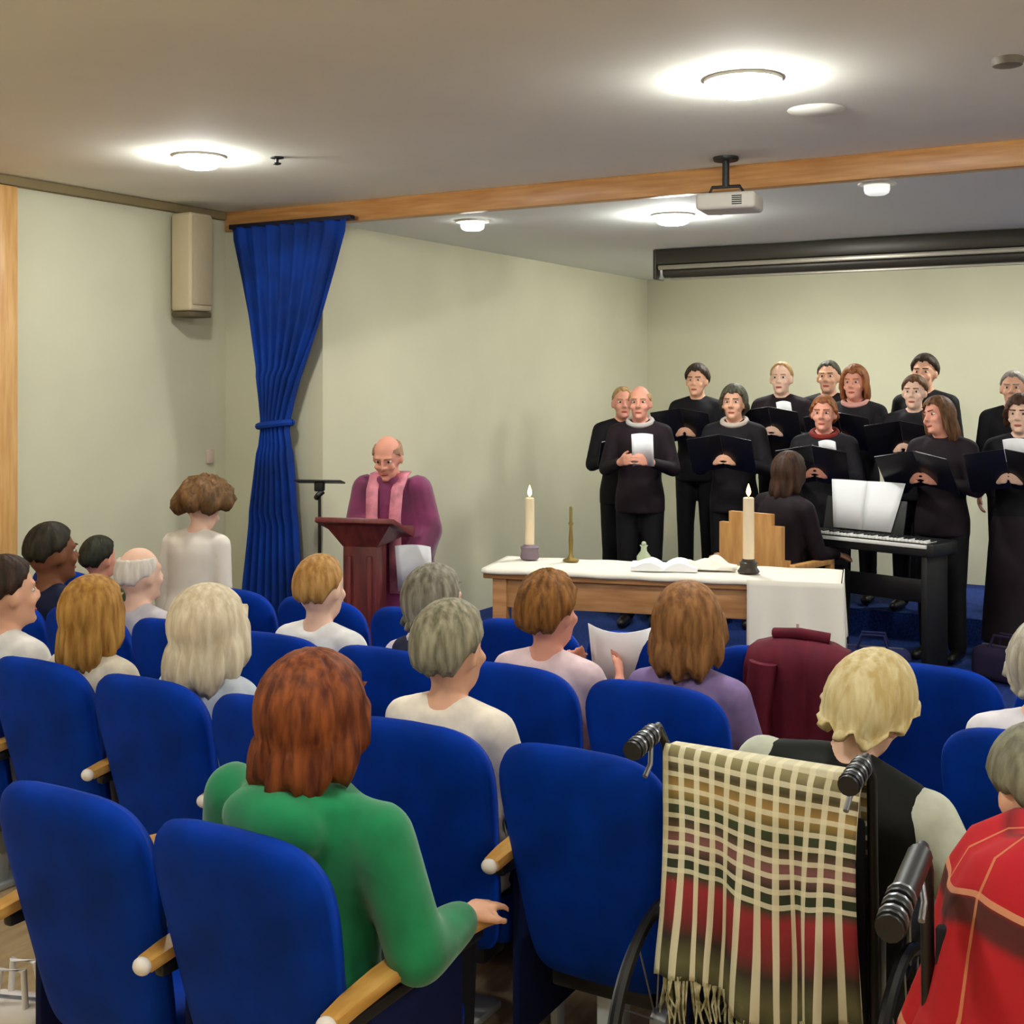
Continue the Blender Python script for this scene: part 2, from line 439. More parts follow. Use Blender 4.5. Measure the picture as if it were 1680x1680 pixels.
def armrest_proto():
    root = empty('arm', (0, 0, 0))
    # curved beech arm, a dark edge below and a cloth side panel
    sec = [(-.03, 0), (.03, 0), (.036, .012), (.03, .026), (-.03, .026), (-.036, .012)]
    path = [(.02, .600), (.09, .610), (.20, .618), (.34, .620), (.48, .614), (.58, .602), (.64, .585)]
    wid = [.7, .85, .95, 1.05, 1.15, 1.05, .7]
    vs = []; n = len(sec)
    for (y, z), w in zip(path, wid):
        vs += [(x * w, y, z + dz) for x, dz in sec]
    fs = [(i * n + k, (i + 1) * n + k, (i + 1) * n + (k + 1) % n, i * n + (k + 1) % n) for i in range(len(path) - 1) for k in range(n)]
    fs += [tuple(range(n)), tuple(reversed(range((len(path) - 1) * n, len(path) * n)))]
    arm = MB().add(vs, fs).build('armrest', M_ARM, root, angle=50)
    MB().ell((0, .012, .612), (.024, .018, .02)).build('arm_cap', M_ARMCAP, arm)
    MB().box((.03, .54, .03), (0, .33, .583), bev=.008).build('arm_rail', M_BLACK, arm)
    MB().box((.026, .36, .50), (0, .33, .325), bev=.012).build('side_panel', M_BLUE_D, root)
    MB().box((.024, .05, .08), (0, .40, .04), bev=.005).build('leg', M_GREYPLAST, root)
    return root
SEAT = seat_proto(); ARM = armrest_proto()
PITCH = .515
def place_seat(u, v, label, last=False, first=[True]):
    s = copy_tree(SEAT); s.name = 'theatre_seat'; s.location = (u, v, 0)
    tag(s, label, 'seat', 'blue theatre seats in rows')
    sides = [PITCH / 2] + ([-PITCH / 2] if last else [])
    for x in sides:
        for ch in ARM.children:
            c = copy_tree(ch, s); c.location = (x, 0, 0)
    return s
V1, V2, V3, V4 = 1.95, 2.82, 3.56, 4.25
G0 = -1.447
for k, lb in enumerate(['blue seat with the woman in green, at the end of the back row', 'empty blue seat in the back row beside the woman in green']):
    place_seat(-1.82 - PITCH * k, V1, lb, k == 1)
for k, lb in enumerate(['empty blue seat beside the wheelchair with the plaid blanket', 'blue seat of the grey-haired man in a pale shirt', 'empty blue seat in front of the woman in green', 'blue seat of the woman with long white-blond hair', 'blue seat of the woman with straight golden-brown hair', 'blue seat of the dark-haired person in white at the picture edge']):
    place_seat(G0 - PITCH * k, V2, lb, k == 5)
for k, lb in enumerate(['blue seat of the woman with a brown bob, third row', 'blue seat of the curly brown-haired reader, third row', 'blue seat of the grey-haired person with white collar, third row', 'blue seat of the fair-haired man in white, third row', 'empty blue seat left of the fair-haired man, third row', 'blue seat of the pink-headed person, third row', 'blue seat of the person with dark hair and brown skin, third row']):
    place_seat(-1.56 - PITCH * k, V3, lb, k == 6)
for k, lb in enumerate(['blue seat of the white-haired person at the picture edge', 'empty blue seat right of the one under the white-haired person']):
    place_seat(-.45 + PITCH * k, V3, lb, k == 0 and False)
for k, lb in enumerate(['empty blue front-row seat far along the aisle block', 'empty blue front-row seat right of the altar cloth', 'blue front-row seat with the maroon jacket on its back', 'front-row seat behind the brown bob', 'front-row seat behind the white sheet of paper', 'front-row seat between the curly reader and the grey hair', 'empty front-row seat directly below the priest', 'empty front-row seat at the foot of the curtain', 'front-row seat of the small dark-haired person']):
    place_seat(-.355 - PITCH * k if k < 8 else -5.08, V4, lb, k > 6)
for o in list(SEAT.children_recursive) + [SEAT] + list(ARM.children_recursive) + [ARM]:
    bpy.data.objects.remove(o)

# ------------------------------------------------------------------ people
SKIN = [mat('skin_light', (226, 172, 142), .55), mat('skin_pink', (222, 156, 134), .55), mat('skin_brown', (120, 74, 50), .55), mat('skin_pale', (232, 190, 166), .55)]
M_EYE = mat('eye_dark', (40, 30, 26), .3); M_EYEW = mat('eye_white', (225, 220, 214), .3); M_LIPS = mat('lips', (170, 88, 80), .5)
def smooth(a, b, x):
    t = max(0, min(1, (x - a) / (b - a))); return t * t * (3 - 2 * t)

def hair_mesh(M, t=.014, front=58, side=92, back=118, drop=0.0, open_a=55, flare=.02, phi0=0, curl=0.0, seed=0, wide=0.0):
    rnd = random.Random(seed)
    N = 56; K1, K2 = 9, (7 if drop else 0)
    base0 = Vector((.078 + wide, .097, .106)); inn = base0 - Vector((.012,) * 3)
    c = Vector((0, -.014, .014))
    ph1 = [rnd.uniform(0, 6.28) for _ in range(6)]
    outer, inner = [], []
    for i in range(N):
        a = 2 * math.pi * i / N; aa = abs((a + math.pi) % (2 * math.pi) - math.pi); f = math.cos(a)
        pm = (side + (front - side) * smooth(.1, .95, f)) if f > 0 else (side + (back - side) * smooth(.0, .7, -f))
        pm += 3.5 * math.sin(8 * a + ph1[3]) + 2.5 * math.sin(19 * a + ph1[4])
        tk = t * (smooth(0, 25, pm - phi0) if phi0 else 1) - (.006 * (1 - smooth(0, 25, pm - phi0)) if phi0 else 0)
        base = base0 + Vector((tk, tk, tk))
        D = drop * smooth(R(open_a), R(open_a + 28), aa)
        rip = 1 + .022 * math.sin(13 * a + ph1[0]) + .016 * math.sin(23 * a + ph1[1]) + .012 * math.sin(37 * a + ph1[2])
        col, coli = [], []
        for k in range(K1 + 1):
            p = R(phi0 + (pm - phi0) * k / K1)
            q = 1 + (rip - 1) * math.sin(p)
            if curl: q *= 1 + curl * (math.sin(7 * a + 5 * p + ph1[3]) * .6 + math.sin(15 * a - 9 * p + ph1[4]) * .4)
            d = Vector((math.sin(p) * math.sin(a), math.sin(p) * math.cos(a), math.cos(p)))
            edge = 1 - (.10 * (k == K1) if not D else 0)
            col.append(c + Vector((d.x * base.x, d.y * base.y, d.z * base.z)) * q * edge)
            coli.append(c + Vector((d.x * inn.x, d.y * inn.y, d.z * inn.z)))
        last, lasti = col[-1], coli[-1]
        for k in range(1, K2 + 1):
            tt = k / K2; g = 1 + flare * math.sin(tt * 2.6) * 3 - .25 * smooth(.75, 1, tt) * .5
            w = 1 + (rip - 1) * (1 + tt)
            z = last.z - D * tt
            col.append(Vector((c.x + (last.x - c.x) * g * w, c.y + (last.y - c.y) * g * w, z + .012 * math.sin(9 * a + ph1[5]) * tt * (D > 0))))
            coli.append(Vector((c.x + (last.x - c.x) * .72, c.y + (last.y - c.y) * .72, z + .004)))
        outer.append(col); inner.append(coli)
    K = len(outer[0]); mb = MB(); vs = []; fs = []
    for col in outer: vs += col
    off = len(vs)
    for col in inner: vs += col
    for i in range(N):
        j = (i + 1) % N
        for k in range(K - 1):
            fs.append((i * K + k, i * K + k + 1, j * K + k + 1, j * K + k))
            fs.append((off + i * K + k, off + j * K + k, off + j * K + k + 1, off + i * K + k + 1))
        fs.append((i * K + K - 1, off + i * K + K - 1, off + j * K + K - 1, j * K + K - 1))
        if phi0: fs.append((i * K, j * K, off + j * K, off + i * K))
    mb.add([M @ v for v in vs], fs)
    return mb

HAIRM = {}
def hair_mat(c1, c2):
    k = (c1, c2)
    if k not in HAIRM: HAIRM[k] = mat('hair_%d' % len(HAIRM), c1, .6, rgb2=c2, scale=16, stretch=(3, 3, .45), bump=.5)
    return HAIRM[k]

def hand(mb, wrist, d, nrm, s, side, curl=25, spread=1.0):
    """palm and five fingers; d = pointing direction, nrm = palm normal (fingers curl towards it)"""
    d = d.normalized(); nrm = (nrm - d * nrm.dot(d)).normalized(); x = d.cross(nrm).normalized() * side
    P = lambda a, b, c: wrist + (x * a + d * b + nrm * c) * s
    for a in (-.022, 0, .022): mb.capsule(P(a * .6, .0, 0), P(a, .085, 0), .017 * s, .015 * s, 8)
    for a, L in ((-.031, .062), (-.011, .078), (.010, .084), (.030, .074)):
        p0 = P(a, .085, 0); ang = R(curl * .6); tip = None; q = p0
        for seg, f in ((0, .42), (1, .33), (2, .25)):
            v = d * math.cos(ang) + nrm * math.sin(ang) + x * a * 1.2 * spread
            q2 = q + v.normalized() * L * f * s
            mb.capsule(q, q2, (.0105 - .001 * seg) * s, (.0098 - .001 * seg) * s, 8); q = q2; ang += R(curl)
    t0 = P(.026, .03, .004); t1 = P(.052, .062, .016); t2 = P(.058, .095, .026)
    mb.capsule(t0, t1, .0125 * s, .0115 * s, 8); mb.capsule(t1, t2, .0112 * s, .0098 * s, 8)

class Fig: pass
def person(label, loc, heading, s=1.0, sit=False, group=None, skin=0, hair=None, hcol=((60, 40, 28), (90, 62, 42)),
           arms='down', lean=0.0, roll=0.0, hpitch=0.0, hyaw=0.0, hroll=0.0, hscale=1.0, wide=1.0, pelvis_z=.485,
           top=None, top_name='jacket', sleeve=1.0, bottom=None, bottom_name='trousers', skirt=None, vest=None, collar=None,
           face=False, voxel=.011, shoe=None, elbow=None, wrist=None, hand_dir=None, hand_curl=25, robe=None, hood=False, slv=1.0):
    root = empty('person', loc, heading, label, 'person', group)
    sg = s
    pz = .93 if not sit else pelvis_z / s
    dz = pz - .93
    S = Matrix.Scale(s, 4)
    T0 = S @ Matrix.Translation((0, 0, dz))
    piv = Vector((0, 0, .93))
    TU = T0 @ Matrix.Translation(piv) @ Matrix.Rotation(roll, 4, 'Y') @ Matrix.Rotation(lean, 4, 'X') @ Matrix.Translation(-piv)
    TH = TU @ Matrix.Translation((0, .0, 1.49)) @ Matrix.Rotation(-lean * .8, 4, 'X') @ Matrix.Rotation(hyaw, 4, 'Z') @ Matrix.Rotation(hroll, 4, 'Y') @ Matrix.Rotation(hpitch, 4, 'X') @ Matrix.Scale(hscale, 4) @ Matrix.Translation((0, .018, .095))
    W = wide
    torso = [(0, 0, .85, .15 * W, .10), (0, 0, .92, .165 * W, .118), (0, .005, 1.05, .14 * W, .10), (0, .005, 1.18, .15 * W, .108), (0, 0, 1.30, .165 * W, .112), (0, -.008, 1.37, .165 * W, .095), (0, -.012, 1.415, .12 * W, .075), (0, -.012, 1.45, .06, .058)]
    mb = MB(); mb.loft(torso, 20, TU)
    mb.capsule((0, -.012, 1.42), (0, .004, 1.53), .056 * s, .052 * s, 12, TU)
    for q in (-1, 1): mb.capsule((q * .03, -.014, 1.435), (q * .15 * W, -.012, 1.378), .046 * s, .05 * s, 10, TU)
    # head
    mb.ell((0, -.012, .015), (.077, .097, .105), TH, 20, 14)
    mb.ell((0, .024, -.055), (.057, .068, .075), TH, 16, 10)
    mb.ell((0, .078, -.098), (.024, .02, .018), TH)
    mb.ell((0, .074, .028), (.056, .018, .012), TH)
    for q in (-1, 1):
        mb.ell((q * .038, .066, -.03), (.026, .02, .022), TH)
        mb.ell((q * .08, -.006, -.012), (.011, .02, .032), TH, 10, 8)
    mb.capsule((0, .088, .018), (0, .108, -.022), .0085 * s, .0125 * s, 8, TH)
    for q in (-1, 1): mb.ell((q * .012, .096, -.028), (.011, .011, .009), TH, 8, 6)
    # legs
    legs = {}
    for q in (-1, 1):
        if not sit:
            hip = Vector((q * .085, 0, .88)); knee = Vector((q * .092, .015, .48)); ank = Vector((q * .095, -.015, .085)); toe = Vector((q * .115, .15, .04))
            hip, knee, ank, toe = [S @ x for x in (hip, knee, ank, toe)]
        else:
            hip = T0 @ Vector((q * .09, .02, .90)); hz = hip.z
            knee = Vector((q * .12 * s, .45 * s, hz + .01)); ank = Vector((q * .12 * s, .44 * s, .09)); toe = Vector((q * .13 * s, .60 * s, .04))
        legs[q] = (hip, knee, ank, toe)
        mb.capsule(hip, knee, .082 * s, .055 * s); mb.capsule(knee, ank, .054 * s, .036 * s)
        mb.capsule(ank + Vector((0, -.03 * s, -.035 * s)), toe, .036 * s, .028 * s)
    # arms
    A = {}
    poses = {'down': ((.045, .0, -.29), (.05, .04, -.53)), 'folder': ((.07, .05, -.26), (-.06, .27, -.20)), 'lap': ((.055, .05, -.27), (-.02, .24, -.36)),
             'read': ((.05, .10, -.25), (-.03, .32, -.13)), 'piano': ((.05, .10, -.26), (.0, .34, -.27))}
    for q in (-1, 1):
        sh = Vector((q * .17 * W, -.01, 1.375)); e, w = poses[arms] if isinstance(arms, str) else arms[q]
        el = sh + Vector((q * e[0], e[1], e[2])); wr = sh + Vector((q * w[0], w[1], w[2]))
        sh, el, wr = [TU @ x for x in (sh, el, wr)]
        A[q] = (sh, el, wr)
        mb.capsule(sh, el, .05 * s, .04 * s); mb.capsule(el, wr, .04 * s, .027 * s)
        d = (wr - el).normalized()
        pn = Vector((-q, 0, 0.15)) if arms in ('down', 'folder', 'read') else Vector((-q * .2, .1, -1))
        if hand_dir and q in hand_dir: d = Vector(hand_dir[q][0]); pn = Vector(hand_dir[q][1])
        hand(mb, wr, d, pn, s, q * (1 if arms in ('down', 'folder', 'read') else -1), hand_curl)
    mb.build('body', SKIN[skin], root, voxel=voxel, sm=3, dec=.5 if voxel < .01 else None)
    if face:
        for q in (-1, 1):
            e = MB().ell((q * .031, .069, .008), (.0155, .0115, .0085), TH, 12, 8).build('eye', M_EYEW, root, angle=180)
            MB().ell((q * .031, .0775, .008), (.0078, .0045, .0078), TH, 10, 6).build('iris', M_EYE, e, angle=180)
            MB().capsule((q * .015, .091, .030), (q * .05, .082, .032), .0045 * s, .003 * s, 6, TH).build('eyebrow', hair_mat(*hcol), root)
        MB().ell((0, .086, -.066), (.024, .010, .008), TH, 12, 8).build('lips', M_LIPS, root, angle=180)
    if hair: hair_mesh(TH, **hair).build('hair', hair_mat(*hcol), root, angle=180)
    # clothes
    o_ = .014 / s
    cv = .013
    if top:
        c = MB()
        zlow = .80 if not sit else .86
        rings = [(0, 0, zlow, (.165) * W + o_, .115 + o_)] + [(x, y, z, rx + o_, ry + o_) for x, y, z, rx, ry in torso[1:7]] + [(0, -.012, 1.44, .08 + o_, .066 + o_)]
        c.loft(rings, 24, TU)
        for q in (-1, 1):
            sh, el, wr = A[q]
            end = el + (wr - el) * (.97 if sleeve >= 1 else .0 + sleeve)
            c.capsule((q * .045, -.014, 1.425), (q * .155 * W, -.012, 1.378), .052 * s, .066 * s, 10, TU)
            c.capsule(sh, el, .064 * s * (1 + (slv - 1) * .6), .055 * s * slv)
            c.capsule(el, end - (wr - el).normalized() * .02, .055 * s * slv, .04 * s * slv)
        if hood:
            c.ell((0, -.13, 1.39), (.15, .06, .085), TU); c.ell((0, -.03, 1.435), (.155, .115, .042), TU)
        c.build(top_name, top, root, voxel=cv, sm=24 if hood else 9)
    if vest:
        c = MB()
        rings = [(0, 0, .84, .175 * W + 2 * o_, .125 + 2 * o_)] + [(x, y, z, rx + 2.2 * o_, ry + 2.2 * o_) for x, y, z, rx, ry in torso[1:7]] + [(0, -.012, 1.45, .085 + o_, .07 + o_)]
        for q in (-1, 1): c.capsule((q * .045, -.014, 1.43), (q * .13 * W, -.012, 1.385), .058 * s, .07 * s, 10, TU)
        c.loft(rings, 24, TU).build('gilet', vest, root, voxel=cv, sm=4)
    if collar:
        c = MB(); ring = []
        for k in range(25):
            w = 2 * math.pi * k / 24
            ring.append(TU @ Vector((.085 * math.cos(w), -.008 + .078 * math.sin(w), 1.452 - .028 * math.sin(w))))
        c.tube(ring, .02 * s, 8, caps=False).build('collar', collar, root)
    if bottom:
        c = MB()
        for q in (-1, 1):
            hip, knee, ank, toe = legs[q]
            c.capsule(hip, knee, .095 * s, .072 * s); c.capsule(knee, ank, .07 * s, .06 * s)
        c.loft([(0, 0, .80, .14 * W, .10), (0, 0, .88, .17 * W, .125), (0, 0, .97, .16 * W, .118)], 20, T0)
        c.build(bottom_name, bottom, root, voxel=.014, sm=4)
    if skirt:
        c = MB()
        if not sit:
            n = 40; vs = []; zs = [.98, .9, .75, .55, .35, .12]; rs = [(.16, .12), (.185, .14), (.2, .155), (.215, .17), (.23, .185), (.245, .2)]
            rings = [(0, 0, z, a * W, b) for z, (a, b) in zip(zs, rs)]
            c.loft(list(reversed(rings)), n, S)
        else:
            for q in (-1, 1):
                hip, knee, ank, toe = legs[q]
                c.capsule(hip, knee, .105 * s, .09 * s); c.capsule(knee, knee + (ank - knee) * .55, .09 * s, .09 * s)
            hp, kn = legs[1][0], legs[1][1]
            c.capsule((0, .05, hp.z), (0, kn.y, kn.z), .1 * s, .085 * s)
        c.build('skirt', skirt, root, voxel=.014, sm=3)
    for q in (-1, 1):
        hip, knee, ank, toe = legs[q]
        MB().capsule(ank + Vector((0, -.035 * s, -.038 * s)), toe + Vector((0, .01, -.002)), .043 * s, .034 * s, 12).capsule(ank + Vector((0, -.03 * s, -.04 * s)), ank, .042 * s, .044 * s, 10).build('shoe', shoe or M_SHOE, root, voxel=.012, sm=2)
    F = Fig(); F.root, F.TU, F.TH, F.A, F.S, F.legs = root, TU, TH, A, S, legs
    F.MW = Matrix.Translation(loc) @ Matrix.Rotation(heading, 4, 'Z')
    return F
M_SHOE = mat('shoe_black', (18, 16, 16), .4)
M_BLK = mat('choir_black', (18, 17, 20), .75, var=.2, scale=8)
M_BLK2 = mat('choir_charcoal', (27, 25, 29), .8, var=.2, scale=8)
M_BLKP = mat('choir_plum_black', (30, 20, 26), .75, var=.2, scale=8)
M_DARKTR = mat('dark_trousers', (24, 24, 30), .8)

H_SHORT = dict(t=.012, front=50, side=86, back=116)
H_CROP = dict(t=.008, front=46, side=82, back=110)
H_BALD = dict(t=.008, front=60, side=96, back=116, phi0=62)
H_BOB = dict(t=.02, front=56, side=92, back=112, drop=.10, open_a=48, flare=.03)
H_LONG = dict(t=.02, front=56, side=92, back=110, drop=.19, open_a=46, flare=.03)

def folder(F, label, tilt=52, white=False, open_=150):
    """open music folder resting on the two hands"""
    A = F.A; mid = (A[-1][2] + A[1][2]) / 2 + Vector((0, .115, .085))
    root = empty('music_folder', F.MW @ mid, F.root.rotation_euler.z, label, 'folder', 'music folders held by the choir')
    rot = Matrix.Rotation(R(tilt - 90), 3, 'X')
    for q in (-1, 1):
        r2 = rot @ Matrix.Rotation(q * R((180 - open_) / 2), 3, 'Z')
        c = r2 @ Vector((q * .118, 0, 0))
        MB().box((.232, .006, .31), c, r2, bev=.002).build('cover', M_FOLD, root)
        n = r2 @ Vector((0, -1, 0))
        MB().box((.212, .006, .295), c + n * .0062, r2).build('page', M_WHITE, root)
    return root
M_FOLD = mat('folder_black', (22, 20, 24), .35)

GC = 'choir singers in black'
def singer(label, u, v, h, z, hd=188, arms='folder', fl=None, tilt=52, **k):
    F = person(label, (u, v, z), R(hd), h / 1.70, group=GC, arms=arms, face=True, voxel=.0085, **k)
    if fl: folder(F, fl, tilt)
    return F
BL = ((38, 30, 24), (70, 56, 42)); BR = ((70, 46, 28), (116, 80, 50)); GR = ((112, 104, 94), (160, 152, 142)); AU = ((116, 66, 38), (160, 104, 62)); FA = ((150, 116, 74), (190, 156, 108)); SB = ((58, 56, 46), (96, 92, 76))
f1 = singer('fair-haired man in black, outermost singer nearest the stage side wall', -4.06, 8.75, 1.72, ZP, 212, hair=H_CROP, hcol=FA, top=M_BLK, bottom=M_BLK, fl='black folder held by the outermost singer near the side wall', tilt=38, skin=1)
f2 = singer('man in black holding up a white sheet, second singer from the side wall', -3.69, 8.25, 1.73, ZP, 198, hair=H_BALD, hcol=FA, top=M_BLKP, bottom=M_BLK, skin=1, collar=mat('shirt_grey', (190, 184, 180), .8))
f3 = singer('dark-haired singer in back row, leftmost of the back row', -3.62, 9.2, 1.71, .33, 186, hair=dict(t=.024, front=54, side=90, back=112), hcol=BL, top=M_BLK, bottom=M_BLK, fl='black folder held by the leftmost singer of the back row', skin=0)
f4 = singer('dark bobbed singer in black with a pale neckline, front row', -3.10, 8.6, 1.73, ZP, 188, hair=dict(t=.022, front=58, side=92, back=112, drop=.05, open_a=50), hcol=SB, top=M_BLK2, bottom=M_BLK, fl='black folder held low by the dark bobbed singer with pale neckline', collar=mat('pale_scarf', (200, 186, 176), .8), skin=0)
f5 = singer('fair balding singer in black, back row above the candle', -2.97, 9.3, 1.73, .33, 186, hair=dict(t=.01, front=36, side=88, back=116), hcol=FA, top=M_BLKP, bottom=M_BLK, fl='black folder held by the fair balding singer', skin=3)
f6 = singer('grey-green haired singer partly hidden behind the auburn-haired one', -2.66, 9.5, 1.74, .33, 184, hair=H_SHORT, hcol=SB, top=M_BLK, bottom=M_BLK, skin=0, arms='down')
f7 = singer('singer with longer auburn hair and pink neckline, back row', -2.33, 9.0, 1.69, .33, 180, hair=dict(t=.024, front=58, side=92, back=112, drop=.12, open_a=50), hcol=AU, top=M_BLK2, bottom=M_BLK, fl='black folder held by the auburn-haired singer', collar=mat('pink_scarf', (206, 150, 140), .8), skin=1)
f8 = singer('short pink-faced singer with red scarf, directly above the white sheet music', -2.37, 8.35, 1.66, ZP, 186, hair=dict(t=.016, front=54, side=90, back=112, drop=.03), hcol=AU, top=M_BLK2, bottom=M_BLK, fl='black folder held by the singer with the red scarf', collar=mat('red_scarf', (120, 40, 34), .8), skin=1)
f9 = singer('tallest dark-haired singer in the back row', -1.91, 9.35, 1.77, .33, 176, hair=dict(t=.022, front=52, side=88, back=112), hcol=BL, top=M_BLK, bottom=M_BLK, skin=0, arms='down')
f10 = singer('singer with brown hair standing just in front of the tallest one', -1.88, 8.86, 1.62, .33, 180, hair=dict(t=.016, front=54, side=90, back=114), hcol=BR, top=M_BLK2, bottom=M_BLK, fl='black folder held by the singer in front of the tallest one', skin=3)
f11 = singer('woman with long brown hair and head turned, front row right of the keyboard', -1.57, 8.2, 1.66, ZP, 170, hair=H_LONG, hcol=BR, top=M_BLKP, bottom=M_BLK, fl='black folder held by the long brown-haired woman', skin=1, hyaw=R(-25), hroll=R(12), tilt=46)
f12 = singer('grey-haired singer in the back row at the picture edge', -1.28, 9.15, 1.65, .33, 182, hair=H_SHORT, hcol=GR, top=M_BLK, bottom=M_BLK, skin=0, arms='down')
f13 = singer('dark brown bobbed singer with white paper in long black skirt', -1.12, 8.35, 1.67, ZP, 176, hair=dict(t=.022, front=62, side=92, back=112, drop=.07, open_a=48), hcol=((52, 32, 24), (84, 54, 38)), top=M_BLK, skirt=M_BLKP, fl='black folder held by the bobbed singer at the picture edge', skin=3)

def sheet(name, label, loc, rz, size, tilt, cat='paper', bend=.02, m=None):
    N = 8; vs = []; 
    for j in range(2):
        for i in range(N + 1):
            t = -1 + 2 * i / N
            vs.append((t * size[0] / 2, bend * t * t, (j - .5) * size[1]))
    o = MB().add(vs, [(i, i + 1, N + 2 + i, N + 1 + i) for i in range(N)]).build(name, m or M_WHITE, angle=180)
    s = o.modifiers.new('t', 'SOLIDIFY'); s.thickness = .002
    o.location = loc; o.rotation_euler = (R(tilt), 0, rz)
    return tag(o, label, cat)
def held_sheet(F, label, size=(.16, .22), off=(0, .12, .1), tilt=-25):
    mid = (F.A[-1][2] + F.A[1][2]) / 2 + Vector(off)
    sheet('sheet_music', label, F.MW @ mid, F.root.rotation_euler.z, size, tilt)
held_sheet(f2, 'white sheet held up by the second singer from the side wall', (.15, .24), (-.06, .10, .10), -20)
held_sheet(f5, 'white sheet tucked in the fair balding singer\'s folder', (.11, .12), (-.09, .06, .20), -35)
held_sheet(f8, 'white sheet tucked in the red-scarfed singer\'s folder', (.11, .12), (-.08, .06, .19), -35)
held_sheet(f13, 'white sheet held by the bobbed singer at the picture edge', (.16, .17), (-.05, .06, .20), -35)

# ------------------------------------------------------------------ priest and lectern
M_PURP = mat('purple_vestment', (118, 44, 84), .6, var=.18, scale=5, sheen=.3)
M_STOLE = mat('pink_stole', (206, 130, 146), .6, var=.15, scale=12)
PF = person('priest in purple vestment with pink stole reading at the lectern', (-4.25, 5.99, 0), R(197), 1.60 / 1.7, skin=1, hair=H_BALD, hcol=((150, 110, 84), (186, 150, 120)),
            arms={-1: ((.06, .05, -.25), (.03, .18, -.36)), 1: ((.03, .10, -.24), (-.06, .30, -.22))}, face=True, voxel=.009, lean=R(-11), hpitch=R(-20), hscale=1.08, bottom=mat('black_cassock', (24, 20, 26), .8))
c = MB()
c.loft([(0, .0, .22, .25, .20), (0, 0, .5, .245, .195), (0, .0, .8, .235, .19), (0, .02, 1.0, .23, .18), (0, .04, 1.12, .215, .17), (0, .065, 1.22, .185, .145), (0, .085, 1.30, .125, .11), (0, .095, 1.37, .08, .08)], 28)
for q in (-1, 1):
    sh, el, wr = PF.A[q]
    c.capsule(sh, el, .085, .09); c.capsule(el, el + (wr - el) * .8, .09, .085)
    c.capsule(el + Vector((0, 0, -.02)), el + Vector((0, .03, -.16)), .08, .05)
c.build('chasuble', M_PURP, PF.root, voxel=.014, sm=6)
for q in (-1, 1):
    pts = [(q * .07, .03, 1.385), (q * .082, .12, 1.375), (q * .075, .205, 1.29), (q * .07, .23, 1.15), (q * .07, .225, 1.0), (q * .072, .215, .7)]
    vs = []
    for x, y, z in pts: vs += [(x - .035, y, z), (x + .035, y, z)]
    o = MB().add(vs, [(2 * i, 2 * i + 1, 2 * i + 3, 2 * i + 2) for i in range(len(pts) - 1)]).build('stole', M_STOLE, PF.root, angle=180)
    m_ = o.modifiers.new('t', 'SOLIDIFY'); m_.thickness = .01; m_.offset = 0
w = PF.MW @ (PF.A[-1][2] + Vector((-.02, .10, -.06)))
sheet('paper_booklet', 'white booklet hanging from the priest\'s hand beside the lectern', w, R(197), (.21, .27), -12, bend=.03)

L = empty('lectern', (-4.17, 5.58, 0), R(196), 'dark red-brown wooden lectern with sloping top in front of the priest', 'lectern')
MB().box((.40, .34, .05), (0, -.02, .025), bev=.008).build('base', M_LECT, L)
MB().box((.20, .16, .98), (0, 0, .54), bev=.006).build('post', M_LECT, L)
MB().box((.025, .02, .7), (-.06, .09, .6), bev=.003).box((.025, .02, .7), (.06, .09, .6), bev=.003).build('moulding', M_LECT, L)
rt = Matrix.Rotation(R(18), 3, 'X')
MB().box((.46, .36, .03), (0, 0, 1.10), rt, bev=.006).build('reading_top', M_LECT, L)
MB().box((.46, .02, .04), rt @ Vector((0, -.18, .03)) + Vector((0, 0, 1.10)), rt, bev=.004).build('ledge', M_LECT, L)
MB().add([(-.10, -.08, 1.0), (.10, -.08, 1.0), (.10, .08, 1.0), (-.10, .08, 1.0), (-.19, -.13, 1.045), (.19, -.13, 1.045), (.19, .13, 1.125), (-.19, .13, 1.125)],
         [(0, 3, 2, 1), (4, 5, 6, 7), (0, 1, 5, 4), (1, 2, 6, 5), (2, 3, 7, 6), (3, 0, 4, 7)]).build('corbel', M_LECT, L, smooth=False)

S_ = empty('music_stand', (-4.83, 6.0, 0), R(20), 'thin black music stand between the curtain and the lectern', 'music stand')
MB().tube([(0, 0, .1), (0, 0, .75), (0, 0, 1.26)], [.014, .012, .009]).build('pole', M_BLACK, S_)
for k in range(3):
    w = R(90 + 120 * k); MB().tube([(0, 0, .22), (.12 * math.cos(w), .12 * math.sin(w), .12), (.27 * math.cos(w), .27 * math.sin(w), .012)], .01).build('leg', M_BLACK, S_)
MB().tube([(-.02, 0, 1.2), (0, -.02, 1.22), (.02, 0, 1.24)], .018).build('clamp', M_BLACK, S_)
MB().box((.30, .10, .012), (0, -.0, 1.30), Matrix.Rotation(R(-12), 3, 'X'), bev=.003).box((.06, .05, .06), (0, 0, 1.27), bev=.01).build('desk', M_BLACK, S_)

# ------------------------------------------------------------------ altar and what stands on it
AX, AY, AR = -2.72, 6.35, R(14)
AZ = .87
A_ = empty('altar_table', (AX, AY, 0), AR, 'long wooden altar table in front of the choir', 'table')
MB().box((1.9, .5, .05), (0, 0, AZ - .025), bev=.008).build('table_top', M_ALTAR, A_)
MB().box((1.80, .03, .16), (0, -.2, AZ - .13), bev=.004).box((1.80, .03, .16), (0, .2, AZ - .13), bev=.004).build('apron', M_ALTAR, A_)
for x in (-.86, .86):
    for y in (-.19, .19): MB().box((.08, .08, AZ - .05), (x, y, (AZ - .05) / 2), bev=.006).build('leg', M_ALTAR, A_)
MB().box((1.64, .03, .07), (0, 0, .2), bev=.005).build('stretcher', M_ALTAR, A_)
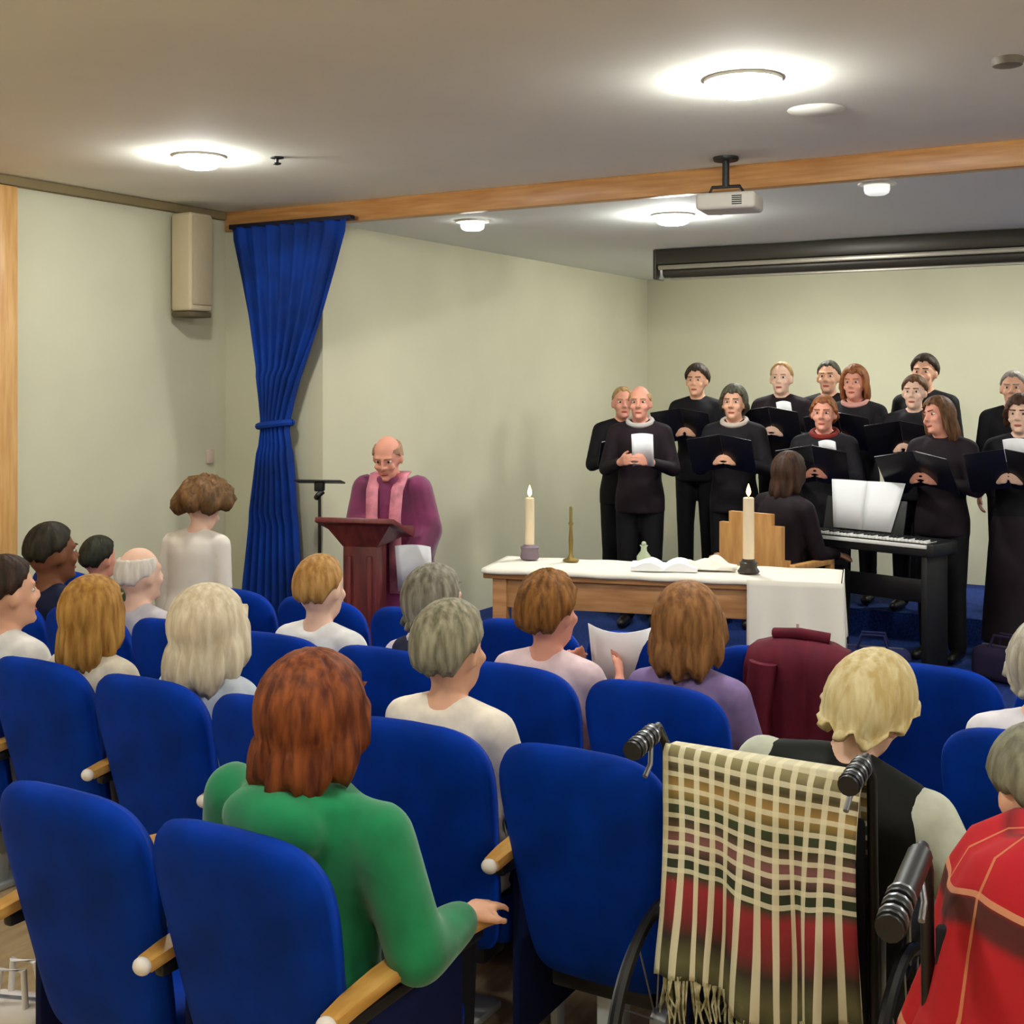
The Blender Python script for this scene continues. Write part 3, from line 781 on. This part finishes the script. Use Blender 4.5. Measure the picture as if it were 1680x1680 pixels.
# linen: a strip over the top falling over both ends of the near side
def altar_cloth():
    root = empty('altar_cloth', (AX, AY, AZ), AR, 'white linen cloth along the altar, hanging deep over one end', 'tablecloth')
    N = 60; rows = [(-.30, 0)]
    # path across the depth (back to front), then down the front near the right end
    vs = []; fs = []
    path = [(.262, -.10), (.26, -.02), (.25, .006), (.1, .008), (-.1, .008), (-.245, .007), (-.262, -.004), (-.264, -.02)]
    X0, X1 = -.955, .975
    for i in range(N + 1):
        x = X0 + (X1 - X0) * i / N
        for y, z in path: vs.append((x, y, z + .002 * math.sin(x * 21 + y * 9)))
    n = len(path)
    fs = [(i * n + k, i * n + k + 1, (i + 1) * n + k + 1, (i + 1) * n + k) for i in range(N) for k in range(n - 1)]
    o = MB().add(vs, fs).build('runner', M_CLOTH, root, angle=180); m_ = o.modifiers.new('t', 'SOLIDIFY'); m_.thickness = .004
    vs = []; N2, K2 = 30, 12
    for i in range(N2 + 1):
        t = i / N2; x = .50 + .49 * t
        for k in range(K2 + 1):
            q = k / K2
            vs.append((x + .01 * q * t, -.272 - .014 * q * math.sin(x * 34 + 1) - .012 * q, .009 - .36 * q - .012 * math.sin(t * 5) * q))
    fs = [(i * (K2 + 1) + k, i * (K2 + 1) + k + 1, (i + 1) * (K2 + 1) + k + 1, (i + 1) * (K2 + 1) + k) for i in range(N2) for k in range(K2)]
    o = MB().add(vs, fs).build('front_drop', M_CLOTH, root, angle=180); m_ = o.modifiers.new('t', 'SOLIDIFY'); m_.thickness = .004
    M_EMB = mat('embroidery', (190, 160, 150), .8)
    MB().box((.014, .004, .09), (.76, -.292, -.25)).box((.055, .004, .014), (.76, -.292, -.232)).build('cross_motif', M_EMB, root, smooth=False)
    vs = []
    for i in range(9):
        y = -.26 + .52 * i / 8
        for k in range(9):
            q = k / 8; vs.append((.985 + .012 * math.sin(y * 20) * q + .01 * q, y, .008 - .33 * q))
    fs = [(i * 9 + k, i * 9 + k + 1, (i + 1) * 9 + k + 1, (i + 1) * 9 + k) for i in range(8) for k in range(8)]
    o = MB().add(vs, fs).build('end_drop', M_CLOTH, root, angle=180); m_ = o.modifiers.new('t', 'SOLIDIFY'); m_.thickness = .004
altar_cloth()
MA = Matrix.Translation((AX, AY, 0)) @ Matrix.Rotation(AR, 4, 'Z')
def on_altar(x, y, dz=.014): v = MA @ Vector((x, y, AZ + dz)); return v
M_FLAME = emit('candle_flame', (255, 196, 120), 6.0)
def candle(x, y, h, r, label, holder, hm):
    c = empty('altar_candle', on_altar(x, y), 0, label, 'candle', 'candles on the altar')
    MB().lathe(holder, 20).build('holder', hm, c)
    z0 = holder[-1][1]
    MB().lathe([(r, z0 - .005), (r, z0 + h * .5), (r * .97, z0 + h - .004), (r * .8, z0 + h), (r * .3, z0 + h - .006)], 20).build('wax_pillar', M_WAX, c)
    MB().tube([(0, 0, z0 + h - .006), (0, .001, z0 + h + .012)], .0022, 6).build('wick', M_BLACK, c)
    MB().lathe([(.002, 0), (.011, .014), (.013, .026), (.009, .044), (.004, .058), (.001, .068)], 14, (0, 0, z0 + h + .006)).build('flame', M_FLAME, c)
candle(.49, -.06, .33, .03, 'tall lit candle on the altar in a dark holder, before the wooden chair', [(.055, 0), (.06, .008), (.045, .03), (.05, .055), (.04, .06), (.032, .075)], mat('holder_dark', (58, 52, 44), .45, metal=.4))
candle(-.78, .12, .27, .027, 'lit cream candle on the altar on a purple-grey base near the lectern', [(.05, 0), (.056, .01), (.05, .05), (.055, .07), (.03, .085)], mat('holder_purple', (128, 112, 122), .6))
c = empty('thin_candlestick', on_altar(-.53, .1), 0, 'thin unlit dark olive candlestick on the altar beside the cream candle', 'candlestick')
MB().lathe([(.045, 0), (.048, .008), (.02, .02), (.01, .04), (.013, .12), (.008, .2), (.016, .22)], 16).build('stem', mat('brass_olive', (140, 116, 56), .4, metal=.6), c)
MB().lathe([(.009, .218), (.009, .31), (.004, .315)], 12).build('taper', mat('olive_taper', (138, 122, 70), .6), c)
c = empty('open_book', on_altar(.03, -.03), AR + R(8), 'open white book lying on the altar near its middle', 'book')
for q in (-1, 1):
    vs = []
    for i in range(9):
        t = i / 8; z = .045 * math.sin(math.pi * min(1, t * 1.15) * .85) * (1 - .4 * t) + .01
        for y in (-.12, .12): vs.append((q * t * .18, y, z)); 
    n0 = len(vs)
    vs += [(x, y, 0.0) for x, y, z in vs]
    fs = [(2 * i, 2 * i + 1, 2 * i + 3, 2 * i + 2) for i in range(8)] + [(n0 + 2 * i, n0 + 2 * i + 2, n0 + 2 * i + 3, n0 + 2 * i + 1) for i in range(8)]
    fs += [(2 * i, 2 * i + 2, n0 + 2 * i + 2, n0 + 2 * i) for i in range(8)] + [(2 * i + 1, n0 + 2 * i + 1, n0 + 2 * i + 3, 2 * i + 3) for i in range(8)] + [(16, 17, n0 + 17, n0 + 16)]
    MB().add(vs, fs).build('page_block', M_WHITE, c, angle=60)
c = empty('folded_linen', on_altar(.26, .05), AR, 'crumpled white linen cloth heaped on the altar left of the lit candle', 'cloth')
mb = MB(); vs = []; n = 17
for i in range(n):
    for j in range(n):
        x, y = -1 + 2 * i / (n - 1), -1 + 2 * j / (n - 1)
        e = max(0, 1 - max(abs(x), abs(y)) ** 3)
        vs.append((x * .15 + .01 * math.sin(6 * y), y * .11, .004 + e * (.03 + .022 * math.sin(5 * x + 2 * y) + .014 * math.sin(9 * y - 4 * x))))
o = mb.add(vs, [(i * n + j, (i + 1) * n + j, (i + 1) * n + j + 1, i * n + j + 1) for i in range(n - 1) for j in range(n - 1)]).build('cloth', M_CLOTH, c, angle=180)
m_ = o.modifiers.new('t', 'SOLIDIFY'); m_.thickness = .005; m_.offset = 1
c = empty('glass_cruet', on_altar(-.10, .06), 0, 'small pale green glass cruet beside the open book', 'cruet')
MB().lathe([(.03, 0), (.04, .01), (.04, .05), (.018, .08), (.016, .1), (.024, .112)], 18).build('bottle', mat('green_glass', (176, 190, 156), .2), c)
MB().ell((0, 0, .12), (.014, .014, .014)).build('stopper', mat('green_glass', (176, 190, 156), .2), c)

# ------------------------------------------------------------------ pianist, chair, keyboard
KX, KY, KR = -1.93, 7.72, R(-16)
K_ = empty('digital_piano', (KX, KY, ZP), KR, 'black keyboard on a stand with pale key edge among the choir', 'keyboard')
MB().box((.95, .30, .08), (.05, 0, .78), bev=.012).build('body', M_BLACK, K_)
kb = MB().box((.86, .015, .022), (.05, -.157, .80), bev=.003).build('key_slip', mat('key_white', (232, 230, 224), .35), K_)
for k in range(36):
    MB().box((.0215, .12, .012), (.05 - .42 + .024 * k, -.092, .825), bev=.002, seg=1).build('white_key', mat('key_white', (232, 230, 224), .35), K_, smooth=False)
    if k % 7 not in (2, 6): MB().box((.012, .075, .012), (.05 - .408 + .024 * k, -.07, .834), bev=.002, seg=1).build('black_key', M_BLACK, K_, smooth=False)
for q in (-1, 1):
    MB().box((.04, .26, .74), (.05 + q * .40, 0, .37), bev=.008).box((.05, .36, .03), (.05 + q * .40, 0, .015), bev=.006).build('leg', M_BLACK, K_)
MB().box((.76, .02, .14), (.05, .08, .5), bev=.004).build('brace', M_BLACK, K_)
rd = MB().box((.56, .012, .22), (-.08, .12, .92), Matrix.Rotation(R(-14), 3, 'X'), bev=.004).build('music_rest', M_BLACK, K_)
M_K = Matrix.Translation((KX, KY, ZP)) @ Matrix.Rotation(KR, 4, 'Z')
for q, lb in ((-1, 'white sheet music on the keyboard rest, nearer the pianist'), (1, 'white sheet music on the keyboard rest, further from the pianist')):
    vs = []; w0, w1 = .20, .258
    for i in range(7):
        t = i / 6
        for k in (0, 1): vs.append(((w0 + (w1 - w0) * k) * t * q, -.012 * math.sin(t * 3.1), k * .31))
    o = MB().add(vs, [(2 * i, 2 * i + 2, 2 * i + 3, 2 * i + 1) for i in range(6)]).build('sheet_music', M_WHITE, angle=180)
    m_ = o.modifiers.new('t', 'SOLIDIFY'); m_.thickness = .003; m_.offset = 0
    o.location = M_K @ Vector((-.08, .085, .835)); o.rotation_euler = (R(-14), 0, KR)
    tag(o, lb, 'sheet music')

CX, CY, CR = -2.50, 7.24, R(-14)
C_ = empty('wooden_chair', (CX, CY, ZP), CR, 'light wooden armchair with stepped back carrying the pianist', 'chair')
steps = [(-.26, 0), (.26, 0), (.26, .30), (.22, .30), (.22, .50), (.15, .50), (.15, .57), (-.15, .57), (-.15, .50), (-.22, .50), (-.22, .30), (-.26, .30)]
vs = [(x, y, z + .40) for y in (-.02, .02) for x, z in steps]; n = len(steps)
MB().add(vs, [tuple(range(n)), tuple(reversed(range(n, 2 * n)))] + [(i, n + i, n + (i + 1) % n, (i + 1) % n) for i in range(n)]).build('backrest', M_CHAIRWOOD, C_, smooth=False)
MB().box((.50, .46, .05), (0, .24, .43), bev=.01).build('seat', mat('seat_maroon', (96, 36, 36), .8), C_)
for q in (-1, 1):
    MB().box((.05, .46, .04), (q * .285, .22, .66), bev=.01).build('armrest', M_CHAIRWOOD, C_)
    MB().box((.045, .045, .66), (q * .285, .43, .33), bev=.006).build('leg', M_CHAIRWOOD, C_)
    MB().box((.045, .045, .66), (q * .285, .02, .33), bev=.006).build('leg', M_CHAIRWOOD, C_)
    MB().box((.03, .40, .05), (q * .285, .225, .30), bev=.005).build('side_rail', M_CHAIRWOOD, C_)
mc = Matrix.Translation((CX, CY, ZP)) @ Matrix.Rotation(CR, 4, 'Z') @ Vector((.03, .24, 0))
person('pianist in black with dark brown hair, seen from behind on the wooden chair', mc, CR - R(12), .98, True, pelvis_z=.56, skin=0, hair=dict(t=.024, front=56, side=92, back=114, drop=.12, open_a=50), hcol=((44, 28, 20), (74, 50, 36)), top=M_BLKP, bottom=M_BLK, arms='piano', lean=R(-6), roll=R(3), voxel=.01, wide=1.06)

# dark bits on the stage carpet around the keyboard
c = empty('pedal_unit', M_K @ Vector((.05, -.2, 0)), KR, 'small black sustain pedal on the blue carpet under the keyboard', 'pedal')
MB().box((.08, .16, .03), (0, 0, .017), bev=.008).build('base', M_BLACK, c)
MB().box((.06, .10, .015), (0, -.06, .042), Matrix.Rotation(R(8), 3, 'X'), bev=.005).build('foot_plate', M_STEEL, c)
def bag(label, loc, rz, size, m):
    b = empty('holdall_bag', loc, rz, label, 'bag')
    MB().box(size, (0, 0, size[2] / 2 + .002), bev=min(size) * .28, seg=4).build('body', m, b)
    for q in (-1, 1):
        MB().tube([(-size[0] * .22, q * size[1] * .3, size[2] * .9), (-size[0] * .15, q * size[1] * .2, size[2] * 1.35), (size[0] * .15, q * size[1] * .2, size[2] * 1.35), (size[0] * .22, q * size[1] * .3, size[2] * .9)], .009).build('handle', m, b)
    MB().box((size[0] * .8, .012, .012), (0, 0, size[2] * 1.0)).build('zip', M_STEEL, b)
bag('dark navy holdall on the stage carpet behind the keyboard legs', (-1.78, 7.28, ZP), R(10), (.42, .22, .22), mat('bag_navy', (30, 34, 76), .8))
bag('dark purple holdall on the stage carpet near the long skirt', (-1.12, 7.75, ZP), R(-20), (.38, .2, .2), mat('bag_purple', (44, 36, 62), .8))

# ------------------------------------------------------------------ seated congregation
GA = 'seated congregation'
def sitter(label, u, v, s=.93, **k):
    k.setdefault('bottom', M_DARKTR); k.setdefault('arms', 'lap'); k.setdefault('lean', R(7)); k.setdefault('voxel', .012); k.setdefault('hscale', 1.1)
    k.setdefault('pelvis_z', .485)
    return person(label, (u, v + .30, 0), k.pop('heading', 0), s, True, GA, **k)
def cloth(name, c, **k): return mat(name, c, .8, var=.08, scale=10, **k)
M_GREEN = cloth('green_fleece', (18, 122, 74), bump=.08, sheen=.3)
GW = sitter('red-brown haired woman in a green hooded top, hand on the armrest', -1.85, V1, .98, hair=dict(t=.026, front=58, side=94, back=112, drop=.105, open_a=48, flare=.03, wide=.012), hcol=((80, 34, 16), (140, 74, 34)), top=M_GREEN, top_name='hooded_top', hood=True,
       arms={-1: ((.06, .05, -.27), (.0, .24, -.34)), 1: ((.10, .0, -.25), (.075, .235, -.275))}, wide=1.3, slv=1.35, voxel=.009, lean=R(3), roll=R(3), hscale=1.12, hand_dir={1: ((0, 1, -.05), (0, 0, -1))}, hand_curl=12, skin=0, hyaw=R(-4))
sitter('grey-haired man in a pale shirt, second row, just beyond the woman in green', -1.98, V2, .95, hair=dict(t=.02, front=52, side=90, back=124), hcol=((104, 98, 78), (164, 156, 132)), top=cloth('pale_shirt', (232, 222, 206)), top_name='shirt', skin=0, hscale=1.16, hyaw=R(-6))
sitter('woman with long white-blond hair, second row', -2.94, V2, .9, hair=dict(t=.03, front=58, side=94, back=112, drop=.15, open_a=44, flare=.05, wide=.018), hcol=((196, 178, 146), (228, 214, 186)), top=cloth('pale_blue_top', (196, 204, 214)), top_name='blouse', skin=3, hscale=1.15)
sitter('woman with straight golden-brown hair, second row', -3.49, V2, .9, hair=dict(t=.024, front=58, side=94, back=112, drop=.15, open_a=46, flare=.025, wide=.006), hcol=((138, 92, 34), (186, 140, 72)), top=cloth('cream_top', (214, 204, 184)), top_name='blouse', skin=0, hscale=1.12)
sitter('dark-haired person in white top at the picture edge, second row', -3.96, V2, .95, hair=dict(t=.018, front=54, side=88, back=116), hcol=((34, 22, 16), (64, 44, 32)), top=cloth('white_top', (226, 222, 216)), top_name='shirt', skin=0, hscale=1.14, hyaw=R(-20), face=True)
sitter('person with short black hair and brown skin, third row', -4.60, V3, .98, hair=dict(t=.014, front=52, side=86, back=108), hcol=((26, 22, 16), (52, 46, 32)), top=cloth('navy_jumper', (28, 32, 58)), top_name='jumper', skin=2, hscale=1.12, hyaw=R(-12), face=True)
sitter('pink-headed bald person with white hair fringe, third row', -4.05, V3, .9, hair=dict(t=.008, front=54, side=96, back=116, phi0=56), hcol=((206, 196, 184), (228, 220, 210)), top=cloth('pale_grey_jumper', (196, 190, 196)), top_name='jumper', skin=3, hscale=1.1, hyaw=R(-10))
sitter('fair-haired man in a white shirt, third row', -3.06, V3, .93, hair=dict(t=.014, front=48, side=88, back=118), hcol=((150, 104, 48), (196, 152, 92)), top=cloth('white_shirt', (240, 238, 236)), top_name='shirt', skin=3, hscale=1.12)
sitter('grey-haired person with white collar and dark jacket, third row', -2.53, V3, .92, hair=dict(t=.024, front=54, side=90, back=118, drop=.03), hcol=((92, 86, 72), (150, 144, 128)), top=cloth('lilac_shirt', (224, 214, 228)), top_name='shirt', vest=cloth('navy_gilet', (32, 34, 60)), collar=cloth('white_collar', (232, 226, 232)), skin=3, hyaw=R(-28), hscale=1.12)
KF = sitter('curly brown-haired reader holding a white sheet, third row', -2.05, V3, .93, hair=dict(t=.024, front=54, side=90, back=124, curl=.05), hcol=((92, 56, 20), (152, 102, 46)), top=cloth('pink_white_top', (232, 206, 210)), top_name='blouse', arms='read', skin=1, hscale=1.14, hyaw=R(-10))
sitter('woman with a brown bob in a purple checked top, third row', -1.53, V3, .93, hair=dict(t=.026, front=58, side=94, back=112, drop=.10, open_a=48, flare=.03, wide=.006), hcol=((104, 66, 30), (160, 112, 66)), top=cloth('purple_top', (132, 112, 158)), top_name='blouse', skin=0, hscale=1.14)
sitter('white-haired person in white at the picture edge, third row', -.45, V3, .92, hair=dict(t=.02, front=54, side=90, back=118, drop=.02), hcol=((150, 142, 124), (198, 192, 178)), top=cloth('white_cardigan', (226, 222, 226)), top_name='cardigan', skin=3, hscale=1.1)
sitter('small person with dark hair, just beyond the golden-brown haired woman', -5.08, V4, .82, hair=dict(t=.018, front=54, side=88, back=116), hcol=((30, 32, 24), (56, 56, 42)), top=cloth('green_jumper', (60, 74, 56)), top_name='jumper', skin=1, pelvis_z=.45)
w = KF.MW @ ((KF.A[-1][2] + KF.A[1][2]) / 2 + Vector((.09, .10, .05)))
sheet('paper_sheet', 'large white sheet held open by the curly-haired reader', w, R(14), (.25, .26), 24, bend=.05)
# standing young woman near the curtain
person('woman with big curly brown updo and sheer white blouse near the curtain', (-4.58, 4.66, 0), R(12), .79, group='people standing at the front', skin=3, hair=dict(t=.056, front=58, side=96, back=122, curl=.10, wide=.03), hcol=((74, 52, 28), (122, 88, 52)),
       top=mat('sheer_white', (226, 218, 208), .8), top_name='blouse', skirt=mat('brown_skirt', (106, 74, 48), .8), arms='down', voxel=.011, hpitch=R(-24), hscale=1.25, lean=R(-8), wide=1.1)

# maroon jacket over a front-row seat back
def jacket_on_seat(u, v):
    root = empty('draped_jacket', (u, v, 0), 0, 'maroon jacket draped over a front-row seat back under the altar cloth', 'jacket')
    path = [(.23, .60), (.20, .80), (.12, .955), (.06, .992), (-.01, .985), (-.055, .94), (-.05, .8), (-.03, .62), (-.005, .5)]
    N = 26; vs = []
    for i in range(N + 1):
        t = -1 + 2 * i / N
        for k, (y, z) in enumerate(path):
            vs.append((t * (.15 + .012 * k * .5), y - .012 * math.sin(t * 11 + k * .4) * (1 if y < .0 else -1) , z - .03 * t * t))
    n = len(path)
    o = MB().add(vs, [(i * n + k, i * n + k + 1, (i + 1) * n + k + 1, (i + 1) * n + k) for i in range(N) for k in range(n - 1)]).build('body', cloth('maroon_wool', (92, 22, 40)), root, angle=180)
    m_ = o.modifiers.new('t', 'SOLIDIFY'); m_.thickness = .016; m_.offset = 1
    MB().tube([(-.10, -.075, .93), (-.12, -.085, .75), (-.11, -.07, .52)], [.05, .048, .04], 12).build('sleeve', cloth('maroon_wool', (92, 22, 40)), root)
    MB().tube([(-.1, .05, 1.01), (0, .03, 1.022), (.1, .05, 1.01)], .02, 10).build('collar', cloth('maroon_wool', (92, 22, 40)), root)
jacket_on_seat(-1.30, V4)

# ------------------------------------------------------------------ wheelchairs
def wheelchair(loc, rz, label, w=.48, hl=.17):
    r = empty('wheelchair', loc, rz, label, 'wheelchair', 'wheelchairs in the aisle')
    h = w / 2
    for q in (-1, 1):
        x = q * h
        MB().tube([(x, -hl + .03, 1.07), (x, -.02, 1.085), (x, .03, 1.03), (x, .06, .5), (x, .08, .33)], .012).build('back_tube', M_BLACK, r)
        g = MB().tube([(x, -hl, 1.066), (x, -.05, 1.08)], .022, 12).build('push_handle', M_BLACK, r)
        for k in range(6): MB().tube([(x, -hl + .01 + .018 * k, 1.067 + .0018 * k), (x, -hl + .017 + .018 * k, 1.0675 + .0018 * k)], .0245, 12).build('grip_ring', M_STEEL if k % 2 else M_BLACK, g)
        MB().tube([(x, -.06, 1.07), (x - q * .015, -.10, 1.02), (x - q * .015, -.13, 1.0)], .006).build('brake_lever', M_STEEL, r)
        MB().tube([(x, .07, .45), (x, .45, .47), (x, .52, .2), (x, .6, .1)], .012).build('side_tube', M_BLACK, r)
        MB().tube([(x, .09, .28), (x, .48, .26)], .012).build('lower_tube', M_BLACK, r)
        MB().box((.05, .30, .03), (x, .25, .69), bev=.01).build('armrest', M_BLACK, r)
        MB().tube([(x, .12, .46), (x, .12, .68)], .01).build('arm_post', M_STEEL, r)
        MB().tube([(x, .38, .46), (x, .38, .68)], .01).build('arm_post', M_STEEL, r)
        wx = x + q * .05
        ring = [(wx, .12 + .295 * math.cos(2 * math.pi * k / 40), .31 + .295 * math.sin(2 * math.pi * k / 40)) for k in range(41)]
        wh = MB().tube(ring, .015, 8, caps=False).build('wheel', M_BLACK, r)
        rim = [(wx + q * .03, .12 + .25 * math.cos(2 * math.pi * k / 40), .31 + .25 * math.sin(2 * math.pi * k / 40)) for k in range(41)]
        MB().tube(rim, .008, 6, caps=False).build('hand_rim', M_STEEL, wh)
        for k in range(12):
            a = 2 * math.pi * k / 12
            MB().tube([(wx + q * .015, .12, .31), (wx, .12 + .285 * math.cos(a), .31 + .285 * math.sin(a))], .0025, 5).build('spoke', M_STEEL, wh)
        MB().lathe([(.02, -.025), (.03, -.02), (.03, .02), (.02, .025)], 14, M=Matrix.Translation((wx, .12, .31)) @ Matrix.Rotation(R(90), 4, 'Y')).build('hub', M_STEEL, wh)
        MB().lathe([(.05, -.014), (.075, -.01), (.075, .01), (.05, .014)], 20, M=Matrix.Translation((x, .50, .077)) @ Matrix.Rotation(R(90), 4, 'Y')).build('castor', M_BLACK, r)
        MB().box((.14, .12, .012), (q * .11, .66, .1), bev=.004).build('footplate', M_BLACK, r)
    MB().box((w - .03, .025, .47), (0, .045, .70), Matrix.Rotation(R(4), 3, 'X'), bev=.01).build('back_sling', mat('sling_black', (22, 22, 26), .8), r)
    MB().box((w - .03, .40, .05), (0, .27, .455), bev=.02).build('seat', mat('sling_black', (22, 22, 26), .8), r)
    return r
WA = (-.925, 2.74, .04); WAR = 0.0
wheelchair((-.925, 2.74, 0), 0, 'black wheelchair with the plaid blanket over its back', .49)
wheelchair((-.23, 2.28, 0), R(3), 'black wheelchair carrying the red tartan wrap', .47, .34)
M_GILET = cloth('black_gilet', (24, 26, 24))
person('blond-haired person in black gilet and pale sleeves, hunched in the wheelchair', (-.88, 2.98, 0), R(-4), .94, True, group='wheelchair users', pelvis_z=.50, skin=3, hair=dict(t=.022, front=54, side=90, back=122, drop=.02), hcol=((196, 172, 116), (226, 212, 170)),
       top=cloth('pale_sage_shirt', (196, 200, 184)), top_name='shirt', vest=M_GILET, bottom=M_DARKTR, arms={-1: ((.09, .04, -.24), (.0, .26, -.32)), 1: ((.17, .03, -.23), (.06, .26, -.30))}, slv=1.3, lean=R(-8), roll=R(9), hroll=R(6), hyaw=R(-14), hscale=1.12, wide=1.3, voxel=.011, hpitch=R(-10))
person('grey-haired person wrapped in the red tartan blanket, hunched at the picture edge', (-.25, 2.52, 0), R(3), .88, True, group='wheelchair users', pelvis_z=.525, skin=0, hair=dict(t=.02, front=54, side=88, back=118), hcol=((104, 100, 82), (140, 138, 116)),
       top=cloth('grey_cardigan', (120, 116, 110)), top_name='cardigan', bottom=M_DARKTR, arms='lap', lean=R(-6), hpitch=R(-24), hyaw=R(30), hscale=1.15, wide=1.1, voxel=.011, face=True, roll=R(-3))

PL1 = plaid('cream_check_weave', [(0, (60, 58, 34)), (.10, (96, 92, 56)), (.20, (50, 40, 26)), (.28, (120, 36, 34)), (.42, (150, 40, 44)), (.47, (34, 56, 30)), (.55, (52, 44, 28)), (.62, (132, 84, 80)), (.70, (60, 54, 32)), (.76, (54, 66, 34)), (.84, (168, 134, 72)), (.92, (70, 62, 38)), (1.0, (150, 140, 100))],
            (232, 224, 190), (230, 222, 190), 12, 17, .36, .36, .47)
PL2 = plaid('red_tartan_weave', [(0, (150, 6, 14)), (.30, (178, 8, 18)), (.60, (170, 10, 20)), (.62, (84, 24, 20)), (.66, (74, 26, 20)), (.68, (176, 12, 24)), (.86, (186, 14, 30)), (.89, (120, 14, 22)), (.94, (190, 20, 36)), (1, (176, 8, 18))],
            (208, 130, 84), (214, 150, 110), 7, 3.0, .06, .05, 0.0)

def blanket():
    root = empty('plaid_blanket', (-.925, 2.74, .03), 0, 'cream and dark checked blanket with red band and fringe over a wheelchair back', 'blanket')
    path = [(.09, .80), (.085, .95), (.06, 1.0), (.0, 1.005), (-.02, .985), (-.03, .90), (-.035, .80), (-.04, .70), (-.045, .60), (-.055, .52), (-.06, .46)]
    P = []
    for i in range(len(path) - 1):
        for j in range(4):
            t = j / 4; P.append((path[i][0] * (1 - t) + path[i + 1][0] * t, path[i][1] * (1 - t) + path[i + 1][1] * t))
    P.append(path[-1])
    N = 60; vs = []; uv = []
    for i in range(N + 1):
        t = -1 + 2 * i / N
        for k, (y, z) in enumerate(P):
            dn = smooth(.98, .5, z) if y < 0 else 0
            q = max(0, min(1, (1.0 - z) / .55)) if y < 0.03 else 0
            yy = y - dn * (.016 * math.sin(t * 9 + 1.5) + .010 * math.sin(t * 17 + z * 6))
            xx = t * (.232 - .01 * math.sin(q * 4)) + .012 * q * math.sin(7 * t)
            zz = z - q * .03 * math.sin(t * 4 + 1) - .012 * t * (y < 0)
            vs.append((xx, yy, zz)); uv.append(((t + 1) / 2, 1 - q if y < .03 else 1 - min(1, (1.0 - z) / .55)))
    n = len(P)
    mb = MB().add(vs, [(i * n + k, i * n + k + 1, (i + 1) * n + k + 1, (i + 1) * n + k) for i in range(N) for k in range(n - 1)])
    mb.uv = uv
    o = mb.build('weave', PL1, root, angle=180)
    m_ = o.modifiers.new('t', 'SOLIDIFY'); m_.thickness = .008; m_.offset = 0
    rnd = random.Random(3); fr = MB()
    for i in range(70):
        t = -1 + 2 * (i + .5) / 70; kk = min(N, max(0, round((t + 1) / 2 * N)))
        x, y, z = vs[kk * n + n - 1]; x = t * .225
        L = rnd.uniform(.05, .12); fr.tube([(x, y, z + .01), (x + rnd.uniform(-.01, .01), y - .004, z - L * .5), (x + rnd.uniform(-.02, .02), y + rnd.uniform(-.01, .01), z - L)], [.0035, .003, .002], 5)
    f = fr.build('fringe', mat('fringe_wool', (120, 112, 70), .9, rgb2=(206, 198, 160), scale=40), root); f['kind'] = 'stuff'
blanket()

def wrap():
    root = empty('tartan_wrap', (-.20, 2.46, -.06), R(3), 'red tartan blanket wrapped round shoulders and hanging behind the wheelchair', 'blanket')
    lv = [(1.155, .085, .095, .0), (1.145, .15, .13, -.0), (1.11, .215, .165, -.02), (1.05, .25, .20, -.04), (.96, .268, .25, -.04), (.86, .285, .29, -.04), (.74, .33, .325, -.04), (.60, .36, .34, -.04), (.48, .375, .35, -.04), (.40, .38, .355, -.04)]
    LV = []
    for i in range(len(lv) - 1):
        for j in range(3):
            t = j / 3; LV.append(tuple(a * (1 - t) + b * t for a, b in zip(lv[i], lv[i + 1])))
    LV.append(lv[-1])
    N = 72; vs = []; uv = []; n = len(LV)
    for i in range(N + 1):
        t = i / N; a = R(-205 + 230 * t)      # around the back from one side to the other
        for k, (z, rx, ry, cy) in enumerate(LV):
            q = k / (n - 1); rp = 1 + .05 * q * math.sin(a * 11) + .03 * q * math.sin(a * 19 + z * 7)
            x = rx * rp * math.cos(a); y = cy + ry * rp * math.sin(a)
            vs.append((x, y, z + .01 * math.sin(a * 5) * (1 - q) + (.02 * math.sin(a * 7) * q)))
            uv.append((t, 1 - q))
    mb = MB().add(vs, [(i * n + k, i * n + k + 1, (i + 1) * n + k + 1, (i + 1) * n + k) for i in range(N) for k in range(n - 1)])
    mb.uv = uv
    o = mb.build('weave', PL2, root, angle=180)
    m_ = o.modifiers.new('t', 'SOLIDIFY'); m_.thickness = .012; m_.offset = 0
wrap()

# pale carrier bag on the floor at the picture corner
bag('white carrier bag on the floor beside the back-row seat', (-2.79, 2.2, 0), R(20), (.22, .14, .26), mat('bag_white', (232, 226, 222), .6))

bake_pending()
